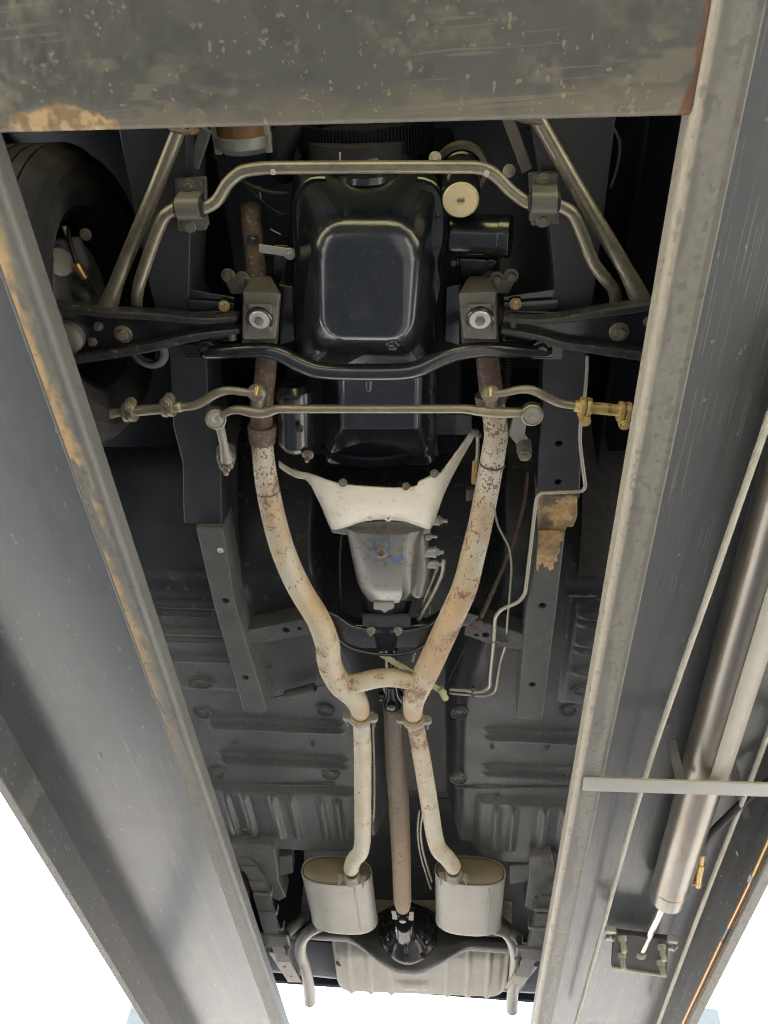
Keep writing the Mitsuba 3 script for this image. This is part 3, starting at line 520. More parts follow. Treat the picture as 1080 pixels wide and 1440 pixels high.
# --- suspension
for pp in ([(254, 176, 1.46, 10), (225, 250, 1.46, 10), (163, 400, 1.47, 10), (150, 438, 1.475, 14)], [(752, 160, 1.46, 10.5), (800, 245, 1.46, 10.5), (880, 380, 1.47, 10.5), (902, 425, 1.475, 14)]):
    add(K, 'strut_rod', tube(pp), 'worn_steel', True)
for x, y in ((258, 184), (742, 170)):
    add(K, 'rod_washer', lathe([(.012, 0), (.026, 0), (.028, .004), (.012, .006)], P(x, y, 1.46), (.2, -1, 0), 32), 'rusty_pipe', 30)
for pp in ([(290, 180, 1.53), (272, 235, 1.53)], [(205, 180, 1.52), (188, 240, 1.53)], [(712, 160, 1.53), (742, 240, 1.53)], [(800, 165, 1.53), (832, 225, 1.54)]):
    add(K, 'radiator_support', bar(P(*pp[0]), P(*pp[1]), .022, .012, b=.003), 'rail_paint' if pp[0][0] < 700 else 'bracket_tan', 30)
kk = f'{K}__sway_bar'; labels[kk] = {'label': 'curved grey sway bar across the front of the engine'}
add(kk, 'bar', tube([(193, 436, 1.50, 8), (193, 415, 1.47, 8.2), (198, 392, 1.45, 8.4), (214, 345, 1.44, 8.5), (228, 310, 1.435, 8.5), (246, 294, 1.43, 8.5), (285, 293, 1.43, 8.5), (303, 284, 1.43, 8.6), (322, 256, 1.43, 8.7), (345, 240, 1.43, 8.8), (385, 236, 1.43, 8.8), (530, 235, 1.43, 8.8), (660, 235, 1.43, 8.8), (692, 243, 1.43, 8.8), (718, 268, 1.43, 8.6), (738, 283, 1.43, 8.5), (788, 290, 1.43, 8.5), (806, 302, 1.435, 8.5), (818, 328, 1.44, 8.5), (836, 372, 1.45, 8.5), (848, 388, 1.46, 8.8), (860, 402, 1.475, 8.6), (864, 436, 1.50, 8.2)], step=.008), 'worn_steel', True)
for x, y in ((386, 239), (684, 241)): add(kk, 'paint_mark', lathe([(0, 0), (.005, 0), (.004, .001), (0, .0012)], P(x, y, 1.43) - np.array([0, 0, .0145]), (0, -.2, -1), 16), 'white_tab', 30)
for cx, cy, mat in ((267, 290, 'bracket_tan'), (765, 282, 'bracket_tan')):
    kk = f'{K}__sway_bar_bracket' + ('' if cx < 500 else '_001'); labels[kk] = {'label': ('left' if cx < 500 else 'right') + ' sway bar bracket with two bolts'}
    add(kk, 'plate', prism([(cx - 22, cy - 38), (cx + 22, cy - 40), (cx + 23, cy + 34), (cx - 18, cy + 36)], 1.458, .014, .003), 'rail_paint', 30)
    o = P(cx, cy + 2, 1.43); pr_ = [(-.040, -.028), (-.022, -.028), (-.020, -.012)] + [(-.019 * math.cos(a), .019 * math.sin(a)) for a in np.linspace(.3, math.pi - .3, 11)] + [(.020, -.012), (.022, -.028), (.040, -.028)]
    # strap runs across the bar: profile in the (y, -z) plane, extruded along x
    G = [[o + np.array([dx, yy_, -zz_]) for dx in (-.022, -.008, .008, .022)] for yy_, zz_ in pr_]
    add(kk, 'clamp', sheet(G, .004), mat, 40); add(kk, 'bushing', rcyl(o - [.028, 0, 0], o + [.028, 0, 0], .017, b=.003), 'rubber', 30)
    for dy in (-28, 28): add(kk, 'bolt', bolt(P(cx - 1, cy + dy, 1.455), r=.0085), 'dull_bolt', 30)
# lower control arms
def arm(pp_plate, top_edge, low_edge, side, bolts):
    kk = f'{K}__control_arm' + ('' if side < 0 else '_001'); labels[kk] = {'label': ('left' if side < 0 else 'right') + ' lower control arm of black pressed steel'}
    add(kk, 'web', prism(pp_plate, 1.462, .010, .002), 'black_paint', 30)
    for e in (top_edge, low_edge):
        q3, rr = resample([P(x, y, 1.437) for x, y, w in e], [w for _, _, w in e], .01)
        w_ = np.array([M_(p) for p in q3]) * rr; t = np.gradient(q3, axis=0); t /= np.linalg.norm(t, axis=1, keepdims=True); s_ = np.cross(t, [0, 0, 1.0])
        z_ = np.array([0, 0, 1.0])
        secs = [[q - s * w - z_ * -.03, q - s * w + z_ * .003, q - s * (w * .6), q + s * (w * .6), q + s * w + z_ * .003, q + s * w + z_ * .03] for q, s, w in zip(q3, s_, w_)]
        add(kk, 'flange', loft(secs), 'worn_black', 30)
    for x, y, r in bolts: add(kk, 'bolt', bolt(P(x, y, 1.46), r=r * .6, hh=.010, wr=r), 'dull_bolt' if r < .015 else 'worn_steel', 30)
    for dy, hh in ((-42, 1.49), (-28, 1.48), (-8, 1.475), (12, 1.475)):
        x0 = 250 if side < 0 else 800; x1 = 330 if side < 0 else 708
        add(kk, 'bracket_leaf', bar(P(x0 - side * 15 * (dy < -20), 455 + dy * 1.1 + (4 if dy < -20 else 0), hh), P(x1, 452 + dy * .55 + (14 if dy > 0 else -4), hh), .022, .006), 'black_paint', 30)
def f_wblack(p, n, uv):
    a = fbm(p.x * 60, p.y * 60, p.z * 60); return mix(mix((.022, .023, .026), (.06, .06, .055), a), (.22, .20, .15), smoothstep(.66, .74, fbm(p.x * 110 + 3, p.y * 110, p.z * 110)) * .5)
pr('worn_black', proc(f_wblack), .3)
arm([(60, 430), (330, 450), (333, 470), (100, 512)], [(60, 431, 4.5), (140, 442, 5), (220, 447, 5.5), (270, 452, 5), (332, 449, 3.5)], [(80, 512, 5), (200, 492, 6.5), (270, 476, 5.5), (336, 467, 3.5)], -1, [(173, 470, .020), (138, 459, .010), (130, 481, .010)])
arm([(935, 425), (706, 450), (704, 468), (930, 510)], [(708, 449, 3.5), (760, 454, 4), (800, 450, 5), (840, 443, 6), (935, 430, 6)], [(705, 467, 3.5), (750, 474, 4), (800, 488, 5), (850, 495, 6.5), (930, 506, 7)], 1, [(871, 467, .020), (912, 452, .010)])
for x, y in ((315, 427), (725, 424)): add(K, 'grease_nut', [bolt(P(x, y + 4, 1.47), r=.008, hh=.010), rcyl(P(x, y, 1.47), P(x, y, 1.47) + [0, -.006, -.016], .005, b=.001)], 'yellow_metal', 30)
for x, y in ((327, 472), (722, 456)): add(K, 'pivot_pin', rcyl(P(x, y - 8, 1.46), P(x, y + 6, 1.46), .009), 'dull_bolt', 30)
# pivot brackets on the crossmember
for cx, s in ((367, -1), (673, 1)):
    kk = f'{K}__pivot_bracket' + ('' if s < 0 else '_001'); labels[kk] = {'label': ('left' if s < 0 else 'right') + ' tan pivot bracket with a bright round bolt'}
    body = hullp([P(cx + s * dx, y, hh) for dx, y, hh in ((-24, 414, 1.46), (21, 412, 1.46), (-18, 472, 1.432), (22, 472, 1.432), (-24, 414, 1.50), (21, 412, 1.50), (-20, 480, 1.50), (23, 480, 1.50))], .006, 12)
    cap_ = hullp([P(cx + s * dx, y, hh) for dx, y, hh in ((-25, 415, 1.452), (22, 413, 1.452), (-22, 428, 1.447), (20, 428, 1.447), (-12, 392, 1.53), (12, 392, 1.53))], .005, 12)
    rim = lathe([(.016, -.012), (.027, -.012), (.0275, .003), (.025, .005), (.018, .005)], P(cx + s * 2, 449, 1.432), (0, .25, -1), 36)
    boss = hullp([P(cx + s * dx, y, 1.432) + [0, 0, .004] for dx, y in ((-12, 432), (15, 432), (-11, 464), (16, 464))], .006, 12)
    add(kk, 'block', body + boss, 'bracket_tan', 35); add(kk, 'boss_ring', rim, 'black_paint', 35)
    add(kk, 'side_plate', prism([(cx + s * 24, 405), (cx + s * 40, 410), (cx + s * 34, 485), (cx + s * 26, 490)] if False else [(cx - s * 24, 400), (cx - s * 46, 404), (cx - s * 48, 480), (cx - s * 26, 486)], 1.52, .03, .003), 'black_paint', 30); add(kk, 'cap', cap_, 'bracket_tan', 35)
    o = P(cx + s * 2, 449, 1.428)
    add(kk, 'washer', lathe([(0, 0), (.020, 0), (.021, .002), (.020, .004), (.0, .004)], o, (0, .25, -1), 36), 'bright_bolt', 30, 'bright round washer')
    add(kk, 'bolt', lathe([(0, .003), (.010, .003), (.010, .009), (.006, .011), (0, .011)], o, (0, .25, -1), 6), 'dull_bolt', 30)
    for x, y in ((cx + s * 26, 392), (cx + s * 46, 388)): add(kk, 'bolt', bolt(P(x, y, 1.52), r=.010, hh=.012), 'dull_bolt', 30)
    add(kk, 'ear', prism([(cx + s * 12, 392), (cx + s * 30, 388), (cx + s * 50, 398), (cx + s * 42, 414), (cx + s * 18, 412)], 1.515, .008, .002), 'bracket_tan', 30)
# tubular engine crossmember
kk = f'{K}__cross_tube'; labels[kk] = {'label': 'curved black tube crossmember under the rear of the oil pan'}
add(kk, 'tube', tube([(285, 497, 1.462, 8), (310, 495, 1.455, 10), (370, 492, 1.44, 11), (398, 499, 1.43, 11.5), (420, 511, 1.425, 12), (450, 521, 1.42, 12), (480, 523, 1.42, 12), (560, 523, 1.42, 12), (590, 518, 1.42, 12), (618, 505, 1.425, 12), (645, 496, 1.43, 11.5), (690, 492, 1.44, 11), (738, 494, 1.455, 9), (775, 496, 1.462, 7)]), 'black_paint', True)
for x, s in ((282, -1), (770, 1)):
    add(kk, 'end_tab', bar(P(x - 22, 494, 1.468), P(x + 22, 494, 1.468), .034, .006), 'black_paint', 30); add(kk, 'bolt', bolt(P(x - s * 8, 490, 1.464), r=.012, hh=.012), 'black_paint', 30)
for x in (211,): add(K, 'spring_seat', lathe([(.030, 0), (.042, 0), (.046, .012), (.036, .02), (.030, .02)], P(x, 488, 1.50), (0, 0, -1), 32), 'rail_paint', 30)
# --- steering
kk = f'{K}__drag_link'; labels[kk] = {'label': 'long straight drag link between idler arm and pitman arm'}
add(kk, 'link', tube([(312, 584, 1.415, 5), (335, 576, 1.415, 6.5), (360, 580, 1.415, 8.5), (374, 580, 1.415, 7.5), (392, 575, 1.415, 6.3), (530, 575, 1.415, 6.3), (650, 575, 1.415, 6.3), (676, 578, 1.415, 7.5), (700, 580, 1.415, 8), (735, 580, 1.415, 7)]), 'worn_steel', True)
for x, y, lean in ((303, 584, .10), (748, 578, .1)):
    o = P(x, y, 1.44); p1 = P(x + .5, y + 8, 1.395)
    add(kk, 'socket', lathe([(0, -.01), (.018, -.008), (.0215, 0), (.0225, .018), (.0235, .03), (.0225, .037), (.020, .039), (.019, .036), (0, .036)], o - [0, 0, .0], nrm(p1 - o), 40), 'worn_steel', 30)
    add(kk, 'socket_cap', lathe([(0, .036), (.018, .036), (.0175, .0375), (.008, .0385), (.006, .0375), (0, .0375)], o, nrm(p1 - o), 32), 'muffler_metal', 30)
def tierod(pp, sl, clamps, ball, side, mat, cap=None):
    kk = f'{K}__tie_rod' + ('' if side < 0 else '_001'); labels[kk] = {'label': 'left tie rod of bare grey steel' if side < 0 else 'right tie rod, its adjusting sleeve yellowed with painted warm light'}
    add(kk, 'rod', tube(pp), 'worn_steel', True)
    add(kk, 'sleeve', tube(sl), mat, True)
    for x, y, by in clamps:
        o = P(x, y, 1.42); d = nrm(P(sl[-1][0], sl[-1][1], 1.42) - P(sl[0][0], sl[0][1], 1.42))
        for off in (-.006, .007): add(kk, 'clamp', lathe([(.010, -.005), (.0205, -.005), (.0215, 0), (.0205, .005), (.010, .005)], o + d * off, d, 28), mat, 30)
        b0 = P(x, by, 1.412); add(kk, 'clamp_bolt', [rcyl(b0 + [0, 0, .012], b0 - [0, 0, .014], .012, b=.003), bolt(b0 - [0, 0, .014], r=.0075)], mat, 30)
    x, y = ball; o = P(x, y, 1.425)
    add(kk, 'ball_joint', [lathe([(0, -.02), (.016, -.02), (.020, -.012), (.020, .008), (.017, .012), (0, .012)], o, (0, -.35, -1), 32), rcyl(o + [0, .01, .005], P(x + 1, y + 18, 1.432), .015, .018, b=.004)], 'worn_steel', 30)
    add(kk, 'stud', rcyl(o + [0, -.004, -.012], P(x, y - 10, 1.405), .005, b=.001), 'brass', 30)
tierod([(372, 551, 1.42, 6), (350, 552, 1.42, 5.5), (325, 549, 1.42, 6), (305, 553, 1.42, 6.5), (287, 564, 1.42, 6.5), (270, 571, 1.42, 6), (240, 574, 1.42, 5.5), (180, 579, 1.42, 5), (160, 581, 1.42, 6.5), (140, 586, 1.42, 10), (122, 590, 1.42, 13)], [(256, 572, 1.42, 7.5), (172, 580, 1.42, 7.5)], [(237, 573, 562), (183, 580, 568)], (362, 552), -1, 'worn_steel')
add(f'{K}__tie_rod', 'end_boot', lathe([(0, -.02), (.018, -.02), (.026, -.004), (.024, .012), (.012, .016), (0, .016)], P(131, 587, 1.425), (-.9, .1, -.4), 32), 'worn_steel', 30)
tierod([(682, 552, 1.42, 6), (706, 553, 1.42, 5.5), (730, 548, 1.42, 6), (750, 549, 1.42, 6.5), (772, 560, 1.42, 6.5), (792, 568, 1.42, 6), (815, 571, 1.42, 5.5), (890, 580, 1.42, 5.5), (925, 584, 1.42, 7)], [(808, 571, 1.42, 8.5), (888, 579, 1.42, 8.5)], [(822, 573, 588), (877, 579, 593)], (690, 553), 1, 'yellow_metal')  # sleeve yellowed to hold the warm bounce light on this side
kk = f'{K}__idler_arm'; labels[kk] = {'label': 'idler arm hanging below the left end of the drag link'}
add(kk, 'arm', hullp([P(307, 602, 1.425), P(313, 602, 1.425)], .006, 12) ^ hullp([P(307, 602, 1.425)], .001, 6) if False else [tube([(309, 598, 1.435, 6.5), (314, 622, 1.43, 6), (319, 648, 1.43, 9)])], 'muffler_metal', 35)
o = P(318, 640, 1.46); p1 = P(318, 668, 1.40)
a_ = nrm(p1 - o); add(kk, 'bushing', lathe([(0, -.02), (.022, -.02), (.022, .01), (.020, .012), (.020, .02), (.016, .022), (.017, .028), (.017, .034), (.012, .036), (0, .036)], o, a_, 36), 'bracket_tan', 30)
add(kk, 'nut', [rcyl(o + a_ * .034, o + a_ * .050, .0105, sides=6), rcyl(o + a_ * .05, o + a_ * .062, .006)], 'worn_steel', 30)
kk = f'{K}__pitman_arm'; labels[kk] = {'label': 'pale pitman arm at the right end of the drag link'}
add(kk, 'arm', prism([(722, 588), (735, 585), (742, 590), (738, 612), (744, 622), (738, 634), (728, 628), (714, 612)], 1.455, .018, .004), 'muffler_metal', 35)
o = P(736, 622, 1.47); p1 = P(738, 640, 1.42); a_ = nrm(p1 - o); add(kk, 'nut', [rcyl(o, o + a_ * .04, .017, .016), rcyl(o + a_ * .040, o + a_ * .056, .015, sides=6), rcyl(o + a_ * .05, o + a_ * .062, .008)], 'dull_bolt', 30)
sb = prism([(745, 570), (775, 580), (770, 640), (742, 655), (735, 600)], 1.53, .10, .01); add(K, 'steering_box', sb, 'dark_void', 30)

# --- exhaust
ke = f'{K}__exhaust_pipe'; labels[ke] = {'label': 'left front exhaust pipe, cream coating flaking to brown'}
add(ke, 'downpipe', tube([(352, 290, 1.60, 14), (355, 330, 1.57, 14), (362, 400, 1.54, 14), (374, 470, 1.51, 14), (373, 530, 1.485, 15), (369, 570, 1.475, 15.5), (368, 612, 1.465, 15.5)]), 'rusty_pipe', True, 'brown rusty upper pipe on the left')
add(ke, 'pipe', tube([(368, 606, 1.465, 15), (370, 640, 1.462, 15.5), (377, 690, 1.456, 16.5), (388, 740, 1.45, 17), (404, 790, 1.445, 17), (424, 832, 1.44, 17), (446, 868, 1.44, 17), (459, 900, 1.44, 17.5), (464, 935, 1.44, 17), (478, 962, 1.44, 17), (498, 980, 1.44, 16), (507, 1004, 1.445, 13)], sides=28), 'cream_coating', True)
for y, r, l in ((604, 20, .012), (616, 18.5, .01)):
    o = P(369, y, 1.467); add(ke, 'joint_ring', lathe([(.018, -l), (r * M_(o), -l), (r * M_(o) + .001, 0), (r * M_(o), l), (.018, l)], o, P(371, 640, 1.462) - P(368, 600, 1.467), 32), 'rusty_pipe', 30)
kr = f'{K}__exhaust_pipe_001'; labels[kr] = {'label': 'right front exhaust pipe, cream with an orange heat stain'}
add(kr, 'downpipe', tube([(690, 340, 1.60, 14), (688, 420, 1.54, 14), (686, 500, 1.49, 16), (690, 545, 1.478, 16.5), (694, 578, 1.47, 17)]), 'rusty_pipe', True, 'brown rusty upper pipe on the right')
add(kr, 'pipe', tube([(691, 556, 1.475, 16), (696, 590, 1.468, 17), (697, 620, 1.463, 17), (690, 660, 1.456, 17), (679, 720, 1.45, 17), (664, 785, 1.443, 17.5), (648, 840, 1.44, 18), (625, 890, 1.44, 18), (602, 940, 1.44, 18), (585, 975, 1.44, 16.5), (581, 1006, 1.445, 13)], sides=28), 'cream_coating', True)
add(kr, 'joint_ring', lathe([(.018, -.01), (.033, -.01), (.034, 0), (.033, .01), (.018, .01)], P(690, 560, 1.475), P(694, 590, 1.47) - P(690, 550, 1.477), 32), 'rusty_pipe', 30)
add(K, 'crossover_pipe', tube([(484, 962, 1.44, 13), (505, 960, 1.44, 13.5), (525, 955, 1.44, 13.5), (550, 953, 1.44, 13), (575, 957, 1.44, 13), (590, 962, 1.44, 12)], sides=24), 'cream_coating', True, 'short crossover pipe joining the two exhausts')
def weld(pa, pb, r, w=.003):              # a bead round a pipe at pa, the pipe running towards pb
    a = nrm(np.asarray(pb) - pa); R = basis(a); th = np.linspace(0, 2 * np.pi, 61)
    q = pa + r * (np.cos(th)[:, None] * R[:, 0] + np.sin(th)[:, None] * R[:, 1]); return tube3(q, w * (1 + .35 * np.sin(th * 17)), sides=8, step=.003)
for a_, b_, r in (((377, 690, 1.456), (388, 740, 1.45), .0262), ((460, 905, 1.44), (464, 935, 1.44), .0275), ((692, 652, 1.457), (688, 672, 1.455), .0268), ((500, 960, 1.44), (515, 957, 1.44), .0222), ((573, 957, 1.44), (560, 954, 1.44), .0215)):
    add(K, 'weld_bead', weld(P(*a_), P(*b_), r), 'rusty_pipe', True)
for x, y, s in ((507, 1009, 0), (582, 1012, 1)):
    kk = f'{K}__pipe_flange' + ('_001' if s else ''); o = P(x, y, 1.445); d = P(x + (2 if not s else 5), y + 60, 1.445) - o; labels[kk] = {'label': ('right' if s else 'left') + ' exhaust flange with two bolts'}
    rr = M_(o); q = []
    pts = [(math.cos(a) * 16 * rr, math.sin(a) * 16 * rr) for a in np.linspace(0, 2 * math.pi, 24, endpoint=False)]
    out = Polygon(pts).union(LineString([(-19 * rr, 0), (19 * rr, 0)]).buffer(6 * rr)).buffer(.008).buffer(-.008)
    m = trimesh.creation.extrude_polygon(out, .014, engine='earcut'); R = np.column_stack([[1, 0, 0], np.cross(nrm(d), [1, 0, 0]), nrm(d)]); m.vertices = (m.vertices - [0, 0, .007]) @ R.T + o; m.fix_normals()
    add(kk, 'plate', m, 'muffler_metal', 30)
    add(kk, 'collar', lathe([(.012, -.01), (14.5 * rr, -.01), (15 * rr, .0), (14 * rr, .016), (.012, .018)], o, d, 32), 'cream_coating', 30)
    for sx in (-1, 1): add(kk, 'bolt', nutbolt(o + np.array([sx * 19 * rr, .007, 0]), (0, 1, -.15), .008, .03), 'bracket_tan', 30)
rear_l = [(508, 1012, 1.447, 12), (510, 1060, 1.45, 12.5), (510, 1130, 1.455, 12), (510, 1178, 1.46, 11.5), (507, 1198, 1.462, 11.3), (498, 1209, 1.462, 11), (494, 1222, 1.466, 11)]
rear_r = [(583, 1014, 1.447, 12), (592, 1060, 1.45, 12.5), (602, 1120, 1.455, 12.5), (610, 1170, 1.46, 12), (617, 1194, 1.462, 12), (630, 1208, 1.462, 11.5), (638, 1220, 1.466, 11)]
for q, lab in ((rear_l, 'left rear exhaust pipe leading to its muffler'), (rear_r, 'right rear exhaust pipe leading to its muffler')): add(K, 'rear_exhaust_pipe', tube(q, sides=24), 'cream_coating', True, lab)
for cx, s in ((473, -1), (661, 1)):
    kk = f'{K}__muffler' + ('' if s < 0 else '_001'); labels[kk] = {'label': ('left' if s < 0 else 'right') + ' oval muffler of pale grey metal with a brown front lid'}
    y0_ = P(cx, 1245, 1.43)[1]; pl_, pr2 = PY(cx - 50, 1226, y0_), PY(cx + 50, 1226, y0_); rx = (pr2[0] - pl_[0]) / 2; cxm = (pr2[0] + pl_[0]) / 2
    zb, zt = PY(cx, 1246, y0_)[2], PY(cx, 1204, y0_)[2]; rz = (zt - zb) / 2; cz = (zt + zb) / 2; Lm = .40
    th = np.linspace(0, 2 * math.pi, 72, endpoint=False); ex_ = 2 / 2.5
    cx_, cz_ = np.sign(np.cos(th)) * np.abs(np.cos(th)) ** ex_, np.sign(np.sin(th)) * np.abs(np.sin(th)) ** ex_
    sec = lambda k, y, dz=0: np.stack([cxm + rx * k * cx_, np.full(72, y0_ + y), cz + rz * k * cz_ + dz], 1)
    add(kk, 'body', loft([sec(.955, .010), sec(.965, -.002), sec(.985, -.004), sec(1.0, .002), sec(1.0, .012), sec(.992, .016), sec(.995, Lm - .03), sec(1.012, Lm - .022), sec(1.012, Lm - .008), sec(1.0, Lm), sec(.96, Lm + .01)]), 'muffler_metal', 35)
    add(kk, 'lid', loft([sec(.05, -.014), sec(.4, -.013), sec(.7, -.010), sec(.88, -.005), sec(.955, .004), sec(.96, .009)]), 'muffler_lid', 50, 'brownish front lid of the muffler')
    add(kk, 'seam', tube3([[cxm + rx * .55, y0_ + t, cz - rz * .915 - .0008] for t in np.linspace(.03, Lm - .035, 12)], .0022, sides=8), 'muffler_metal', True)
    q = P(494, 1224, 1.466) if s < 0 else P(638, 1222, 1.466)
    o = np.array([q[0], y0_, q[2] - .004]); add(kk, 'neck', lathe([(.022, -.035), (.029, -.035), (.030, -.02), (.034, -.014), (.036, .004), (.022, .004)], o, (0, 1, 0), 32), 'muffler_metal', 30)
    for sx in (-1, 1): add(kk, 'neck_tab', [bar(o + np.array([sx * .034, -.012, -.006]), o + np.array([sx * .052, -.012, -.012]), .028, .008, up=(0, 1, 0)), nutbolt(o + np.array([sx * .046, -.01, -.022]), (0, .1, -1), .006, .02)], 'muffler_metal', 30)
add(K, 'tailpipe', tube([(450, 1302, 1.50, 8), (432, 1312, 1.50, 8), (423, 1328, 1.50, 8), (424, 1345, 1.50, 8), (430, 1365, 1.49, 7.8), (434, 1385, 1.48, 8), (436, 1408, 1.46, 8)], sides=20), 'muffler_metal', True, 'left tailpipe running past the fuel tank')
add(K, 'tailpipe', tube([(695, 1306, 1.50, 8), (712, 1312, 1.50, 8), (722, 1330, 1.50, 8), (725, 1350, 1.50, 8), (723, 1375, 1.49, 7.8), (721, 1395, 1.48, 8), (720, 1420, 1.455, 8)], sides=20), 'muffler_metal', True, 'right tailpipe running past the fuel tank')

# --- driveline
kk = f'{K}__drive_shaft'; labels[kk] = {'label': 'brown rusty drive shaft down the middle of the floor'}
add(kk, 'tube', tube([(553, 990, 1.50, 15), (555, 1000, 1.50, 16), (558, 1080, 1.50, 15.5), (564, 1200, 1.475, 13.5), (566, 1268, 1.465, 12.5), (566.5, 1276, 1.465, 10)], sides=32, step=.03), 'shaft_primer', 50)
o = P(552, 980, 1.50)
add(kk, 'yoke', [lathe([(0, -.06), (.020, -.06), (.022, -.02), (.034, 0), (.036, .02), (0, .02)], o, P(555, 1010, 1.5) - o, 28), rcyl(o - [.042, 0, 0], o + [.042, 0, 0], .014), rcyl(o + [0, .0, -.042], o + [0, 0, .042], .014)], 'black_paint', 30)
add(kk, 'slip_shaft', tube([(548, 905, 1.54, 9), (550, 945, 1.52, 9), (552, 975, 1.50, 9)]), 'black_paint', True)
o = P(567, 1284, 1.468)
add(kk, 'rear_yoke', [rcyl(o - [.045, 0, 0], o + [.045, 0, 0], .015), rcyl(o - [0, 0, .035], o + [0, 0, .035], .015), bar(o + [-.036, -.05, -.006], o + [-.032, .02, -.008], .02, .022), bar(o + [.036, -.05, -.006], o + [.032, .02, -.008], .02, .022)], 'gloss_black', 30)
# rear axle
kx = f'{K}__rear_axle'; labels[kx] = {'label': 'rear axle with a glossy black differential'}
YA_ = P(572, 1318, 1.50)[1] + .02; zc = H(1.525)
add(kx, 'pinion_nose', lathe([(0, -.10), (.030, -.10), (.040, -.085), (.043, -.05), (.048, -.02), (.052, .03), (0, .03)], [P(568, 1300, 1.49)[0], YA_ - .10, H(1.49)], (0, 1, .05), 40), 'gloss_black', 35)
add(kx, 'pinion_flange', lathe([(0, -.02), (.036, -.02), (.040, -.012), (.040, .0), (0, .0)], [P(568, 1296, 1.48)[0], YA_ - .185, H(1.478)], (0, 1, .05), 36), 'gloss_black', 30)
xd = P(573, 1310, 1.50)[0]
add(kx, 'carrier', lathe([(0, -.085), (.04, -.084), (.068, -.076), (.088, -.060), (.098, -.042), (.106, -.03), (.122, -.022), (.126, -.012), (.126, .005), (0, .005)], [xd, YA_, zc], (0, 1, 0), 64), 'gloss_black', 35, 'glossy black differential carrier')
for a in (3.9, 4.71, 5.5):
    add(kx, 'rib', hullp([[xd + math.cos(a) * .050, YA_ - .080, zc + math.sin(a) * .050], [xd + math.cos(a) * .100, YA_ - .046, zc + math.sin(a) * .092]], .012, 14), 'gloss_black', 40)
for a in np.linspace(0, 2 * math.pi, 10, endpoint=False): add(kx, 'bolt', bolt([xd + math.cos(a + .3) * .115, YA_ - .022, zc + math.sin(a + .3) * .115], (0, -1, 0), .009, .010), 'gloss_black', 30)
# banjo housing: the tube's half height follows the round middle
xx = np.linspace(-.70, .70, 141); secs = []
for x in xx:
    ax_ = abs(x); rv = .045 + .103 * math.sqrt(max(0, 1 - (ax_ / .150) ** 2)) * sm(.30, .0, ax_) if ax_ < .15 else .045
    rv = .025 + .116 * (sm(.27, .02, ax_) ** .8); ry_ = .040 + .035 * sm(.22, .05, ax_)
    th = np.linspace(0, 2 * math.pi, 28, endpoint=False); e_ = .75
    secs.append(np.stack([np.full(28, xd + x), YA_ + .052 + ry_ * np.sign(np.cos(th)) * np.abs(np.cos(th)) ** e_, zc + rv * np.sign(np.sin(th)) * np.abs(np.sin(th)) ** e_], 1))
add(kx, 'housing', loft(secs), 'axle_grey', 45, 'grey banjo axle housing')
# fuel tank
kk = f'{K}__fuel_tank'; labels[kk] = {'label': 'ribbed pale grey fuel tank behind the axle'}
ta, tb, tc, td = P(460, 1314, 1.535), P(722, 1318, 1.535), P(713, 1407, 1.505), P(472, 1398, 1.505)
nx, ny = 150, 60; U, V = np.meshgrid(np.linspace(0, 1, nx), np.linspace(0, 1, ny), indexing='ij')
base = (ta[None, None] * ((1 - U) * (1 - V))[..., None] + tb * (U * (1 - V))[..., None] + tc * (U * V)[..., None] + td * ((1 - U) * V)[..., None])
ex_, ey_ = np.minimum(U, 1 - U), np.minimum(V, 1 - V)
de = np.minimum(ex_ * .78, ey_ * .62); cr = np.hypot(np.clip(.075 - ex_ * .78, 0, None), np.clip(.075 - ey_ * .62, 0, None))
lift_ = np.where((ex_ * .78 < .075) & (ey_ * .62 < .075), .075 - cr, de); roll = np.clip(lift_ / .05, 0, 1)
base[..., 2] += .085 * (1 - np.sqrt(np.clip(1 - (1 - roll) ** 2, 0, 1)))
base[..., 2] += .07 * sm(.35, .0, V)
for u in (.10, .215, .335, .66, .775, .885): base[..., 2] -= .012 * np.exp(-((U - u) / .012) ** 2) * sm(.02, .08, V) * sm(1., .93, V)
base[..., 2] -= .010 * np.exp(-(((U - .46) / .09) ** 4 + ((V - .78) / .07) ** 4))
keep = lift_ >= -.0
add(kk, 'shell', sheet(base, .005), 'tank_metal', True)
add(kk, 'seam', sheet([[(p[0], p[1], p[2] + dz) for p in np.array(base[:, -1])] for dz in (-.006, .006)], .012), 'line_metal', 30)
add(kk, 'vent_bolt', bolt(P(477, 1353, 1.53), (-.3, -.6, -.7), .012, .014), 'rusty_pipe', 30)
